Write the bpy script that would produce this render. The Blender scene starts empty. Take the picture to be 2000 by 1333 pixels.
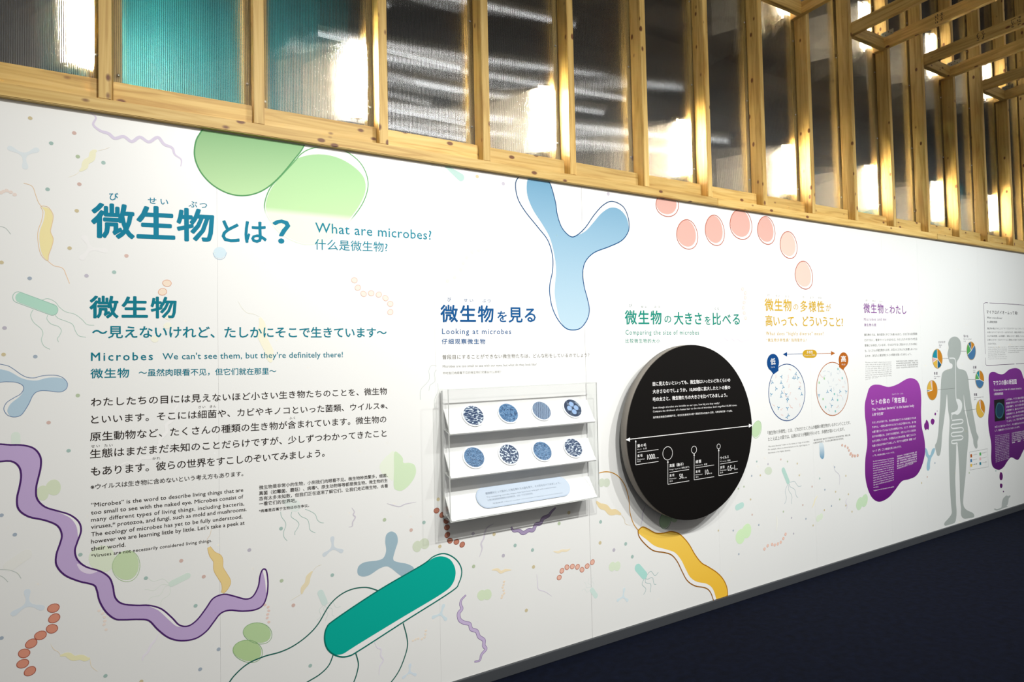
import bpy, bmesh, math, random
from mathutils import Vector, Matrix
from mathutils.geometry import tessellate_polygon
random.seed(7)
SC = bpy.context.scene
COL = SC.collection
# ------------------------------------------------------------------ camera
F, YAW, PITCH, ROLL, H, D = 1163.076, .51603, .02781, -.02153, 1.49396, 2.5
FW = Vector((math.sin(YAW)*math.cos(PITCH), math.cos(YAW)*math.cos(PITCH), math.sin(PITCH)))
RT = Vector((math.cos(YAW), -math.sin(YAW), 0)); UP = RT.cross(FW)
R2 = RT*math.cos(ROLL)+UP*math.sin(ROLL); U2 = -RT*math.sin(ROLL)+UP*math.cos(ROLL)
EYE = Vector((0, -D, H))
cam = bpy.data.objects.new('camera', bpy.data.cameras.new('camera')); COL.objects.link(cam)
cam.data.lens = F*36/2000; cam.data.sensor_width = 36; cam.data.sensor_fit = 'HORIZONTAL'; cam.data.clip_start = .02
M = Matrix(((R2.x, U2.x, -FW.x, 0), (R2.y, U2.y, -FW.y, -D), (R2.z, U2.z, -FW.z, H), (0, 0, 0, 1)))
cam.matrix_world = M
SC.camera = cam
SC.view_settings.view_transform = 'Standard'; SC.view_settings.look = 'None'
SC.view_settings.exposure = 0.0; SC.view_settings.gamma = 1; SC.view_settings.use_curve_mapping = False
SC.cycles.sample_clamp_indirect = 0
# ------------------------------------------------------------------ light
w = bpy.data.worlds.new('world'); SC.world = w; w.use_nodes = True
w.node_tree.nodes['Background'].inputs[0].default_value = (1, .95, .88, 1)
w.node_tree.nodes['Background'].inputs[1].default_value = .30
def spot(x, y, z, tx, tz, power, ang=95, blend=.9, r=.05, col=(1, .97, .92), ty=0):
    l = bpy.data.lights.new('ceiling_or_fill_spot', 'SPOT'); l.energy = power; l.spot_size = math.radians(ang)
    l.spot_blend = blend; l.shadow_soft_size = r; l.color = col
    o = bpy.data.objects.new('ceiling_or_fill_spot', l); COL.objects.link(o); o.location = (x, y, z)
    o.rotation_euler = (Vector((tx, ty, tz))-Vector((x, y, z))).to_track_quat('-Z', 'Y').to_euler()
    return o
for x, p, tz, c in ((.35, 325, .95, (1, .985, .94)), (1.8, 290, .8, (1, .99, .95)), (3.3, 315, .75, (1, .99, .96)), (4.7, 330, .8, (.98, 1, .98)), (6.3, 285, .95, (.95, 1, 1))):
    spot(x, -2.75, 3.65, x, tz, p, ang=84, blend=1, col=c)
spot(1.7, -3.2, 3.3, 1.7, 3.0, 120, ang=110, r=.12)  # extra fill lamp added to brighten the timber, not one of the ceiling row


# ------------------------------------------------------------------ helpers
def ray(px, py, y=0.0):
    """the point of the vertical plane y=const seen at that pixel"""
    d = FW+R2*((px-1000)/F)-U2*((py-666.5)/F)
    return EYE+d*((y+D)/d.y)
def lin(c): 
    c = c/255.
    return c/12.92 if c <= .04045 else ((c+.055)/1.055)**2.4
def L3(c, k=1.0): return tuple(lin(v)*k for v in c)
def link(name, me, parent=None, mat=None, label=None, kind=None):
    o = bpy.data.objects.new(name, me); COL.objects.link(o)
    if mat is not None: me.materials.append(mat)
    if parent is not None: o.parent = parent
    if label: o['label'] = label
    if kind: o['kind'] = kind
    return o
def thing(name, label, cat, loc=(0, 0, 0), group=None, kind=None):
    o = bpy.data.objects.new(name, None); COL.objects.link(o); o.location = loc; o.empty_display_size = .05
    if label: o['label'] = label
    if cat: o['category'] = cat
    if group: o['group'] = group
    if kind: o['kind'] = kind
    return o
def mesh(vs, fs, name='m', smooth=False):
    me = bpy.data.meshes.new(name); me.from_pydata([tuple(v) for v in vs], [], fs)
    if smooth:
        for p in me.polygons: p.use_smooth = True
    me.update(); return me
def box_vf(x0, x1, y0, y1, z0, z1):
    v = [(x, y, z) for x in (x0, x1) for y in (y0, y1) for z in (z0, z1)]
    f = [(0, 1, 3, 2), (4, 6, 7, 5), (0, 4, 5, 1), (2, 3, 7, 6), (0, 2, 6, 4), (1, 5, 7, 3)]
    return v, f
def box(name, x0, x1, y0, y1, z0, z1, mat, parent=None, bev=0.0, **k):
    v, f = box_vf(x0, x1, y0, y1, z0, z1); me = mesh(v, f)
    if bev:
        bm = bmesh.new(); bm.from_mesh(me); bmesh.ops.bevel(bm, geom=bm.edges[:], offset=bev, segments=2, affect='EDGES'); bm.to_mesh(me); bm.free()
    return link(name, me, parent, mat, **k)
_bc = {}
def beam(name, a, b, wid, hei, mat, parent=None, upv=(0, 0, 1), bev=.0025, **k):
    """timber: local X is its length, so the grain follows it; wid along side, hei along up"""
    a = Vector(a); b = Vector(b); L = (b-a).length; key = (round(L, 3), wid, hei)
    if key not in _bc:
        v, f = box_vf(0, L, -wid/2, wid/2, -hei/2, hei/2); me = mesh(v, f, 'timber')
        bm = bmesh.new(); bm.from_mesh(me); bmesh.ops.bevel(bm, geom=bm.edges[:], offset=bev, segments=2, affect='EDGES'); bm.to_mesh(me); bm.free()
        me.materials.append(mat); _bc[key] = me
    x = (b-a).normalized(); up = Vector(upv); y = up.cross(x).normalized(); z = x.cross(y)
    o = bpy.data.objects.new(name, _bc[key]); COL.objects.link(o)
    if parent: o.parent = parent
    R = Matrix((x, y, z)).transposed().to_4x4(); R.translation = a
    o.matrix_local = R
    for kk, vv in k.items():
        if vv: o[kk] = vv
    return o
def cyl_vf(r, h, n=16, r2=None):
    """axis +Z from 0 to h"""
    r2 = r if r2 is None else r2
    v = [(r*math.cos(2*math.pi*i/n), r*math.sin(2*math.pi*i/n), 0) for i in range(n)]+[(r2*math.cos(2*math.pi*i/n), r2*math.sin(2*math.pi*i/n), h) for i in range(n)]
    f = [tuple(range(n))[::-1], tuple(range(n, 2*n))]+[(i, (i+1) % n, n+(i+1) % n, n+i) for i in range(n)]
    return v, f
def tube_vf(pts, r, n=8):
    pts = [Vector(p) for p in pts]; vs, fs = [], []
    for i, p in enumerate(pts):
        t = (pts[min(i+1, len(pts)-1)]-pts[max(i-1, 0)]).normalized()
        a = t.cross(Vector((0, 1, .1))).normalized(); b = t.cross(a)
        for k in range(n): vs.append(p+(a*math.cos(2*math.pi*k/n)+b*math.sin(2*math.pi*k/n))*r)
        if i:
            for k in range(n): fs.append(((i-1)*n+k, (i-1)*n+(k+1) % n, i*n+(k+1) % n, i*n+k))
    fs.append(tuple(range(n))[::-1]); fs.append(tuple(range((len(pts)-1)*n, len(pts)*n)))
    return vs, fs
def merge(lst):
    V, Fc = [], []
    for v, f in lst:
        o = len(V); V += list(v); Fc += [tuple(i+o for i in q) for q in f]
    return V, Fc
# ------------------------------------------------------------------ materials
def newmat(name):
    m = bpy.data.materials.new(name); m.use_nodes = True; nt = m.node_tree
    return m, nt, nt.nodes['Principled BSDF']
def plain(name, col, rough=.5, metal=0, **kw):
    m, nt, b = newmat(name); b.inputs['Base Color'].default_value = (*col, 1)
    b.inputs['Roughness'].default_value = rough; b.inputs['Metallic'].default_value = metal
    n = nt.nodes.new('ShaderNodeTexNoise'); n.inputs['Scale'].default_value = kw.get('ns', 60); n.inputs['Detail'].default_value = 4
    mx = nt.nodes.new('ShaderNodeMixRGB'); mx.blend_type = 'MULTIPLY'; mx.inputs[0].default_value = kw.get('amt', .08)
    mx.inputs[1].default_value = (*col, 1); nt.links.new(n.outputs[0], mx.inputs[2]); nt.links.new(mx.outputs[0], b.inputs['Base Color'])
    if kw.get('bump'):
        bp = nt.nodes.new('ShaderNodeBump'); bp.inputs['Strength'].default_value = kw['bump']; bp.inputs['Distance'].default_value = .002
        nt.links.new(n.outputs[0], bp.inputs['Height']); nt.links.new(bp.outputs[0], b.inputs['Normal'])
    return m
def glow(name, col, s):
    m, nt, b = newmat(name); b.inputs['Emission Color'].default_value = (*col, 1); b.inputs['Emission Strength'].default_value = s
    b.inputs['Base Color'].default_value = (.8, .8, .8, 1); return m
def pine():
    m, nt, b = newmat('pine_timber'); N = nt.nodes.new; Lk = nt.links.new
    tc = N('ShaderNodeTexCoord'); oi = N('ShaderNodeObjectInfo')
    off = N('ShaderNodeVectorMath'); off.operation = 'SCALE'; cb = N('ShaderNodeCombineXYZ')
    for i in range(3): Lk(oi.outputs['Random'], cb.inputs[i])
    Lk(cb.outputs[0], off.inputs[0]); off.inputs['Scale'].default_value = 37
    ad = N('ShaderNodeVectorMath'); Lk(tc.outputs['Object'], ad.inputs[0]); Lk(off.outputs[0], ad.inputs[1])
    mp = N('ShaderNodeMapping'); mp.inputs['Scale'].default_value = (1.6, 30, 30); Lk(ad.outputs[0], mp.inputs[0])
    n1 = N('ShaderNodeTexNoise'); n1.inputs['Scale'].default_value = 1.3; n1.inputs['Detail'].default_value = 5; n1.inputs['Distortion'].default_value = 1.2; Lk(mp.outputs[0], n1.inputs[0])
    r1 = N('ShaderNodeValToRGB'); e = r1.color_ramp.elements
    e[0].position = .3; e[0].color = (.47, .27, .06, 1); e[1].position = .72; e[1].color = (.75, .53, .19, 1)
    x = e.new(.5); x.color = (.65, .43, .125, 1); Lk(n1.outputs[0], r1.inputs[0])
    # knots
    mk = N('ShaderNodeMapping'); mk.inputs['Scale'].default_value = (.55, 1, 1); Lk(ad.outputs[0], mk.inputs[0])
    vo = N('ShaderNodeTexVoronoi'); vo.inputs['Scale'].default_value = 15; Lk(mk.outputs[0], vo.inputs[0])
    rk = N('ShaderNodeValToRGB'); ek = rk.color_ramp.elements; ek[0].position = .10; ek[0].color = (1, 1, 1, 1); ek[1].position = .16; ek[1].color = (0, 0, 0, 1)
    Lk(vo.outputs['Distance'], rk.inputs[0])
    mx = N('ShaderNodeMixRGB'); Lk(rk.outputs[0], mx.inputs[0]); Lk(r1.outputs[0], mx.inputs[1]); mx.inputs[2].default_value = (.17, .06, .015, 1)
    # piece to piece tone
    hs = N('ShaderNodeHueSaturation'); mr = N('ShaderNodeMapRange'); Lk(oi.outputs['Random'], mr.inputs[0]); mr.inputs[3].default_value = .82; mr.inputs[4].default_value = 1.08
    Lk(mr.outputs[0], hs.inputs['Value']); Lk(mx.outputs[0], hs.inputs['Color']); Lk(hs.outputs[0], b.inputs['Base Color'])
    b.inputs['Roughness'].default_value = .55
    bp = N('ShaderNodeBump'); bp.inputs['Strength'].default_value = .25; bp.inputs['Distance'].default_value = .002; Lk(n1.outputs[0], bp.inputs['Height']); Lk(bp.outputs[0], b.inputs['Normal'])
    return m
def poly():
    """fluted twin wall polycarbonate: clear, with vertical ribs that smear light sideways"""
    m = bpy.data.materials.new('fluted_polycarbonate'); m.use_nodes = True; nt = m.node_tree; nt.nodes.clear(); N = nt.nodes.new; Lk = nt.links.new
    tc = N('ShaderNodeTexCoord'); sp = N('ShaderNodeSeparateXYZ'); Lk(tc.outputs['Object'], sp.inputs[0])
    k = N('ShaderNodeMath'); k.operation = 'MULTIPLY'; k.inputs[1].default_value = 2*math.pi/.0062; Lk(sp.outputs[0], k.inputs[0])
    k2 = N('ShaderNodeMath'); k2.operation = 'MULTIPLY_ADD'; k2.inputs[1].default_value = 330; Lk(sp.outputs[1], k2.inputs[0]); Lk(k.outputs[0], k2.inputs[2])
    s = N('ShaderNodeMath'); s.operation = 'SINE'; Lk(k2.outputs[0], s.inputs[0])
    def bump(d):
        bp = N('ShaderNodeBump'); bp.inputs['Strength'].default_value = 1; bp.inputs['Distance'].default_value = d; Lk(s.outputs[0], bp.inputs['Height']); return bp
    def refr(b, r):
        rf = N('ShaderNodeBsdfRefraction'); rf.inputs['Roughness'].default_value = r; rf.inputs['IOR'].default_value = 1.45; rf.inputs['Color'].default_value = (.95, .96, .96, 1); Lk(b.outputs[0], rf.inputs['Normal']); return rf
    weak, strong = bump(.0005), bump(.0045)
    r1, r2_ = refr(weak, .03), refr(strong, .10)
    gl = N('ShaderNodeBsdfGlossy'); gl.inputs['Roughness'].default_value = .35; Lk(weak.outputs[0], gl.inputs['Normal'])
    tr = N('ShaderNodeBsdfTransparent'); tr.inputs[0].default_value = (.97, .98, .98, 1)
    m0 = N('ShaderNodeMixShader'); m0.inputs[0].default_value = .6; Lk(r1.outputs[0], m0.inputs[1]); Lk(r2_.outputs[0], m0.inputs[2])
    m1 = N('ShaderNodeMixShader'); m1.inputs[0].default_value = .30; Lk(m0.outputs[0], m1.inputs[1]); Lk(tr.outputs[0], m1.inputs[2])
    m3 = N('ShaderNodeMixShader'); m3.inputs[0].default_value = .02; Lk(m1.outputs[0], m3.inputs[1]); Lk(gl.outputs[0], m3.inputs[2])
    o = N('ShaderNodeOutputMaterial'); Lk(m3.outputs[0], o.inputs[0]); return m
def acrylic():
    m = bpy.data.materials.new('clear_acrylic'); m.use_nodes = True; nt = m.node_tree; nt.nodes.clear(); N = nt.nodes.new; Lk = nt.links.new
    gl = N('ShaderNodeBsdfGlossy'); gl.inputs['Roughness'].default_value = .03; tr = N('ShaderNodeBsdfTransparent'); tr.inputs[0].default_value = (.975, .98, .978, 1)
    lw = N('ShaderNodeLayerWeight'); pw = N('ShaderNodeMath'); pw.operation = 'POWER'; pw.inputs[1].default_value = 5; Lk(lw.outputs['Facing'], pw.inputs[0])
    fr = N('ShaderNodeMath'); fr.operation = 'MULTIPLY_ADD'; fr.inputs[1].default_value = .5; fr.inputs[2].default_value = .025; Lk(pw.outputs[0], fr.inputs[0]); mx = N('ShaderNodeMixShader')
    Lk(fr.outputs[0], mx.inputs[0]); Lk(tr.outputs[0], mx.inputs[1]); Lk(gl.outputs[0], mx.inputs[2])
    o = N('ShaderNodeOutputMaterial'); Lk(mx.outputs[0], o.inputs[0]); return m
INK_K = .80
def ink():
    m, nt, b = newmat('print_ink'); a = nt.nodes.new('ShaderNodeAttribute'); a.attribute_name = 'Col'
    nt.links.new(a.outputs['Color'], b.inputs['Base Color']); b.inputs['Roughness'].default_value = .5
    b.inputs['Specular IOR Level'].default_value = .1; return m
PINE, POLY, ACR, INK = pine(), poly(), acrylic(), ink()
WHITE = plain('white_wall_laminate', (.83, .84, .83), .42, ns=3, amt=.03)
WHITE_B = plain('white_acrylic_sheet', (.86, .86, .86), .35, amt=.02)
GREYB = plain('dark_grey_skirting', (.055, .06, .068), .5, ns=40, amt=.15)
BLACK = plain('matt_black_board', (.004, .0033, .003), .5, amt=.1); BLACK.node_tree.nodes['Principled BSDF'].inputs['Specular IOR Level'].default_value = .18
STEEL = plain('zinc_steel', (.6, .6, .58), .3, 1)
TEAL = plain('teal_painted_board', (.0, .15, .20), .5, amt=.05)
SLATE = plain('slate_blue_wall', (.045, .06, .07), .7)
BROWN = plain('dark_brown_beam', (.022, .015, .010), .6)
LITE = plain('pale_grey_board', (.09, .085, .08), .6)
HOUS = plain('white_lamp_housing', (.7, .66, .6), .4)
CABLE = plain('white_cable', (.7, .68, .62), .5)
TUBE = glow('lamp_tube_glow', (1, .86, .64), 420)
TUBE2 = glow('dim_tube_glow', (1, .88, .68), 110)
CEILT = glow('ceiling_tube_glow', (.95, .97, 1), 4.5)
m, nt, b = newmat('navy_carpet'); n = nt.nodes.new('ShaderNodeTexNoise'); n.inputs['Scale'].default_value = 260; n.inputs['Detail'].default_value = 3
r = nt.nodes.new('ShaderNodeValToRGB'); r.color_ramp.elements[0].color = (.0005, .0009, .0028, 1); r.color_ramp.elements[1].color = (.003, .0055, .017, 1)
nt.links.new(n.outputs[0], r.inputs[0]); nt.links.new(r.outputs[0], b.inputs['Base Color']); b.inputs['Roughness'].default_value = .95; b.inputs['Specular IOR Level'].default_value = .1
bp = nt.nodes.new('ShaderNodeBump'); bp.inputs['Strength'].default_value = .5; bp.inputs['Distance'].default_value = .004; nt.links.new(n.outputs[0], bp.inputs['Height']); nt.links.new(bp.outputs[0], b.inputs['Normal'])
CARPET = m

# ------------------------------------------------------------------ structure
ZW, ZR = 2.382, 2.4276           # top of white wall, top of timber rail
X0 = -.18737                     # right edge of the first stud
XL, XR_ = -1.25, 8.6
fl = link('floor', mesh([(-3, -5, 0), (9.5, -5, 0), (9.5, 4.2, 0), (-3, 4.2, 0)], [(0, 1, 2, 3)]), None, CARPET, kind='structure')
wall = thing('wall_back', 'white laminate exhibition wall printed with microbe drawings and text', None, kind='structure')
seams = [XL, -.85, .055, .985, 1.885, 2.80, 3.72, 4.63, 5.35, 6.13, 7.04, 7.95, XR_]
seams[2] = ray(430, 1200).x; seams[3] = ray(858.5, 1150).x; seams[4] = ray(1155.5, 1180).x; seams[8] = ray(1812, 1000).x; seams[9] = ray(1926, 900).x
for a, c in zip(seams[:-1], seams[1:]):
    ga, gc = (.0007 if a == seams[4] else .00018), (.0007 if c == seams[4] else .00018)
    box('wall_panel', a+ga, c-gc, 0, .018, .05, 2.40, WHITE, wall, bev=.0002)
box('wall_core', XL, XR_, .0185, .06, 0, 2.38, SLATE, wall)
base = box('baseboard_back', XL, XR_, -.012, .018, 0, .0495, GREYB, bev=.002, kind='structure')

frame = thing('timber_frame', 'pine stud framework with clear fluted sheets above the white wall', 'frame', (0, 0, ZW))
def fb(*a, **k):
    o = beam(*a, **k); o.parent = frame; o.matrix_parent_inverse = frame.matrix_world.inverted() if False else Matrix.Translation((0, 0, -ZW)); return o
ZT = 5.1
ra = beam
# rail in three lengths
rx = [XL, ray(1396, 397).x, 5.4, XR_]
for a, c in zip(rx[:-1], rx[1:]):
    fb('rail', (a+.0005, .023, (ZW+ZR)/2), (c-.0005, .023, (ZW+ZR)/2), .094, ZR-ZW, PINE)
NST = 17
for n in range(-1, NST):
    xr = X0+.5*n
    fb('stud', (xr-.019, .0245, ZR), (xr-.019, .0245, ZT), .089, .038, PINE, upv=(1, 0, 0))
    fb('back_stud', (xr-.019, .0985, ZW), (xr-.019, .0985, ZT), .038, .089, PINE, upv=(1, 0, 0))
    if n < NST-1:
        fb('blocking', (xr+.001, .05, ZR+.0445), (xr+.461, .05, ZR+.0445), .038, .089, PINE)
        fb('blocking', (xr+.027, .0985, ZR+.0445), (xr+.435, .0985, ZR+.0445), .038, .089, PINE) if False else None
fb('top_plate', (XL, .05, ZT+.02), (XR_, .05, ZT+.02), .13, .038, PINE)
# sheets
shv, shf = box_vf(0, .494, 0, .005, 0, ZT-ZR-.035)
SHEET = mesh(shv, shf, 'fluted_sheet'); SHEET.materials.append(POLY)
scv, scf = cyl_vf(.0055, .003, 10, .0025); SCREW = mesh(scv, scf, 'screw', True); SCREW.materials.append(STEEL)
for n in range(-1, NST-1):
    xr = X0+.5*n
    o = bpy.data.objects.new('fluted_sheet', SHEET); COL.objects.link(o); o.parent = frame
    o.location = (xr-.016, .0705, ZR+.03-ZW)
    if n < 13:
        for sx in (.030, .464):
            for zz in (.10, .62, 1.14, 1.66):
                s = bpy.data.objects.new('screw', SCREW); COL.objects.link(s); s.parent = o
                s.location = (sx, -.0002, zz+(.06 if sx > .2 else 0)); s.rotation_euler = (math.pi/2, 0, 0)
# rafters
ZB = 3.80
stamp = None
for n in (5, 7, 9, 11, 13, 15):
    xa = X0+.5*n+.019; xb = X0+.5*(n+1)-.038-.019
    for x in (xa, xb):
        fb('rafter', (x, .069, ZB+.0445), (x, -3.6, ZB+.0445), .038, .089, PINE)
    fb('nogging', (xa+.0195, -.001, ZB+.0445), (xb-.0195, -.001, ZB+.0445), .038, .089, PINE)
    # tie plate with holes over the rafter end
    bm = bmesh.new(); vs = [bm.verts.new((0, y, z)) for y, z in ((-.045, 0), (.045, 0), (.045, .038), (-.045, .038))]; bm.faces.new(vs)
    r = bmesh.ops.extrude_face_region(bm, geom=bm.faces[:]); bmesh.ops.translate(bm, vec=(-.002, 0, 0), verts=[v for v in r['geom'] if isinstance(v, bmesh.types.BMVert)])
    me = bpy.data.meshes.new('p'); bm.to_mesh(me); bm.free(); me.materials.append(STEEL)
    p = bpy.data.objects.new('tie_plate', me); COL.objects.link(p); p.parent = frame; p.location = (xb-.0192, -.045, ZB+.082-ZW)
    for (yy, zz) in ((-.03, .012), (-.012, .026), (.012, .012), (.03, .026)):
        v, f = cyl_vf(.0035, .001, 8); q = link('nail_hole', mesh(v, f), p, BLACK); q.location = (-.0021, yy, zz); q.rotation_euler = (0, -math.pi/2, 0)

# back room seen through the sheets
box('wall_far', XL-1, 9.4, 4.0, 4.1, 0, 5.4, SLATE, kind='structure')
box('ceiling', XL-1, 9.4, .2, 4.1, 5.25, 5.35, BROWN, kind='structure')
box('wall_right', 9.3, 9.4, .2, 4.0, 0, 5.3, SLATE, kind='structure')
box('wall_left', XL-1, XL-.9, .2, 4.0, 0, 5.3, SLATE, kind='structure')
def simple(o, label, cat, group=None):
    o['label'] = label; o['category'] = cat
    if group: o['group'] = group
    return o
def board(x0, x1, y, z1, mat, label, name='partition_board', z0=0.0):
    return simple(box(name, x0, x1, y, y+.04, z0, z1, mat, bev=.003), label, 'board')
board(-.20, .62, .45, 4.3, TEAL, 'tall teal board behind the second and third fluted sheets')
board(4.62, 4.98, .5, 2.98, TEAL, 'low teal board with level top behind the right-hand sheets')
board(5.9, 6.4, .6, 3.05, TEAL, 'teal board behind the sheets near the far end of the frame')
board(.8, 3.6, 2.6, 3.3, LITE, 'long grey partition standing deep behind the middle sheets')
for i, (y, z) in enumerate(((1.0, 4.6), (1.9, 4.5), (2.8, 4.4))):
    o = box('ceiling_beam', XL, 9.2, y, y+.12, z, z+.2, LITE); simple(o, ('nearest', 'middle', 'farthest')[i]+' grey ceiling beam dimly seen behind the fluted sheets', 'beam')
def ceil_tube(x0, x1, y, z, label, rot=False):
    t = thing('ceiling_tube_light', label, 'lamp', ((x0+x1)/2, y, z), group=None)
    L = (x1-x0)/2
    v, f = tube_vf([(-L, 0, 0), (L, 0, 0)], .016, 10); link('tube', mesh(v, f, 't', True), t, CEILT)
    box('housing', -L-.02, L+.02, -.03, .03, .02, .06, HOUS, t)
    if rot: t.rotation_euler = (0, 0, math.pi/2)
ceil_tube(.3, 2.9, 2.2, 3.56, 'long ceiling tube light streaking across the dark middle sheets')
ceil_tube(.2, 2.2, 2.2, 4.05, 'upper ceiling tube light streaking across the top of the dark sheet')
ceil_tube(.9, 2.5, 2.2, 3.42, 'short tube light making the second pale streak in the dark sheet')

# lamps behind every second stud
def wall_lamp(x, z0, z1, label, group, tm=None):
    t = thing('tube_lamp', label, 'lamp', (x, .145, z0), group)
    L = z1-z0
    v, f = cyl_vf(.011, L, 14); link('tube', mesh(v, f, 't', True), t, tm or TUBE)
    box('housing', -.030, -.014, -.012, .02, -.01, L+.01, HOUS, t, bev=.002)
    rv, rf = box_vf(0, .40, 0, .004, 0, L); ro = link('added_reflector', mesh(rv, rf), t, HOUS)
    ro.location = (-.035, .045, 0); ro.rotation_euler = (0, 0, math.radians(118))  # slanted white plate, added behind the tube to widen its glow
    for zz in (-.012, L): box('end_cap', -.014, .014, -.014, .014, zz, zz+.014, HOUS, t, bev=.002)
    for zz in (.006, L-.012):
        box('bracket', .0135, .052, -.006, .006, zz, zz+.006, STEEL, t); box('bracket_foot', .034, .052, -.0276, -.0062, zz, zz+.006, STEEL, t)
    v, f = tube_vf([(0, 0, -.01), (.004, 0, -.05), (.015, 0, -.075), (.03, 0, -.07), (.036, 0, -.02)], .0022, 6); link('cable', mesh(v, f, 'c', True), t, CABLE)
ordn = ['first', 'second', 'third', 'fourth', 'fifth', 'sixth', 'seventh', 'eighth']
for i, n in enumerate(range(0, 15, 2)):
    x = X0+.5*n-.038-.052
    wall_lamp(x, 2.60, 2.93, 'glowing vertical tube lamp behind the fluted sheets, %s of the low row from the left' % ordn[i], 'low row of tube lamps behind the sheets')
for i, n in enumerate((8, 10, 12, 14)):
    x = X0+.5*n-.038-.052
    wall_lamp(x, 3.86, 4.22, 'glowing tube lamp above the rafters, %s of the high row from the left' % ordn[i], 'high row of tube lamps above the rafters', TUBE2)

# ------------------------------------------------------------------ print tools
def P2(px, py, pl=0.0, z=None):
    r = ray(px, py, pl); return r.x, r.z
class Pr:
    n = 0; k = 0
    """collects flat print on the plane y=pl: triangles with a colour each"""
    def __init__(s, pl=0.0, layer=1): s.v = []; s.f = []; s.c = []; s.pl = pl; s.layer = layer
    def put(s, pts, tris, cols, layer=None):
        Pr.n += 1; s.k += 1
        y = s.pl-.00012-.00016*(s.layer if layer is None else layer)-(Pr.n % 37)*4e-6; o = len(s.v)
        s.v += [(x, y, min(z, 2.379)) for x, z in pts]; s.f += [tuple(o+i for i in t) for t in tris]
        s.c += cols if isinstance(cols, list) else [cols]*len(pts)
    def poly(s, pts, col, layer=None, cuts=()):
        """pts wall (x,z); col a colour or a function of z; cuts = z levels where the colour turns"""
        q = [Vector((x, 0, z)) for x, z in pts]
        tri = tessellate_polygon([[Vector((a.x, a.z, 0)) for a in q]])
        if not callable(col): s.put(pts, tri, col, layer); return
        bm = bmesh.new(); vs = [bm.verts.new(a) for a in q]
        for t in tri:
            try: bm.faces.new([vs[i] for i in t])
            except ValueError: pass
        for zc in cuts: bmesh.ops.bisect_plane(bm, geom=bm.verts[:]+bm.edges[:]+bm.faces[:], plane_co=(0, 0, zc), plane_no=(0, 0, 1))
        bmesh.ops.triangulate(bm, faces=bm.faces[:]); bm.verts.index_update()
        s.put([(a.co.x, a.co.z) for a in bm.verts], [tuple(a.index for a in f.verts) for f in bm.faces], [col(a.co.z) for a in bm.verts], layer); bm.free()
    def line(s, pts, wd, col, layer=None, closed=False):
        n = len(pts); L = []; Rr = []; W = wd if callable(wd) else (lambda t: wd)
        for i in range(n):
            a = pts[(i-1) % n if closed else max(i-1, 0)]; b = pts[(i+1) % n if closed else min(i+1, n-1)]
            dx, dz = b[0]-a[0], b[1]-a[1]; l = math.hypot(dx, dz) or 1; nx, nz = -dz/l, dx/l; h = W(i/max(n-1, 1))/2
            L.append((pts[i][0]+nx*h, pts[i][1]+nz*h)); Rr.append((pts[i][0]-nx*h, pts[i][1]-nz*h))
        m = n if closed else n-1; tr = []
        for i in range(m):
            j = (i+1) % n; tr += [(i, j, n+j), (i, n+j, n+i)]
        cols = [col(p[1]) for p in L+Rr] if callable(col) else col
        s.put(L+Rr, tr, cols, layer)
    def build(s, name, parent, label=None, **k):
        me = mesh(s.v, s.f, 'print'); at = me.color_attributes.new('Col', 'FLOAT_COLOR', 'POINT')
        flat = []; mx_ = sum(v[0] for v in s.v)/len(s.v); mz_ = sum(v[2] for v in s.v)/len(s.v)
        kf = 1 if s.pl < -.01 else 1+.32*max(0, min(1, (.35-mx_)/.6))+.3*max(0, min(1, (.75-mz_)/.5)); s.c = [tuple(min(.85, q_*kf) for q_ in c) for c in s.c]  # ink lightened toward the left end and the bottom to offset dimmer light there
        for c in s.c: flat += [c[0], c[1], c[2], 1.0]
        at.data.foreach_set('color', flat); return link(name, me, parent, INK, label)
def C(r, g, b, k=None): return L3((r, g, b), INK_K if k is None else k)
def mixc(a, b, t): t = max(0, min(1, t)); return tuple(a[i]*(1-t)+b[i]*t for i in range(3))
def smooth(pts, closed=True, n=6):
    m = len(pts); out = []
    rng = range(m) if closed else range(m-1)
    for i in rng:
        g = (lambda k: pts[k % m]) if closed else (lambda k: pts[max(0, min(m-1, k))])
        p0, p1, p2, p3 = g(i-1), g(i), g(i+1), g(i+2)
        for j in range(n):
            t = j/n; out.append(tuple(.5*((2*p1[k])+(-p0[k]+p2[k])*t+(2*p0[k]-5*p1[k]+4*p2[k]-p3[k])*t*t+(-p0[k]+3*p1[k]-3*p2[k]+p3[k])*t**3) for k in (0, 1)))
    if not closed: out.append(tuple(pts[-1]))
    return out
# close-up frames of the photograph: origin x, origin y, scale
Q = {0: (0, 0, 1), 1: (0, 0, 2.855), 2: (600, 0, 2.855), 3: (1300, 0, 2.855), 4: (0, 400, 2.855), 5: (0, 866, 2.855), 6: (600, 866, 2.855),
     'w': (0, 560, 5), 'c': (350, 560, 4.444), 'k': (480, 900, 5), 'm': (800, 560, 4.762), 'd': (1190, 660, 3.332), 'h': (1660, 560, 2.665),
     's': (1200, 560, 6.667), 'v': (1470, 560, 3.919), 'z': (1000, 1100, 4), 'g': (470, 740, 5.714), 'r': (1400, 780, 3.333), 'e': (1880, 560, 6.667), 'f': (1880, 740, 4.166), 'b': (1780, 640, 4.444)}
def q(cid, pts, pl=0.0):
    ox, oy, s = Q[cid]; return [P2(ox+x/s, oy+y/s, pl) for x, y in pts]
def zpx(px, py): return P2(px, py)[1]
def sm(cid, pts, closed=True, n=6, pl=0.0): return q(cid, smooth(pts, closed, n), pl)
def px_m(px, py): return abs(P2(px, py)[1]-P2(px, py+1)[1])       # metres per pixel on the wall there
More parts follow.
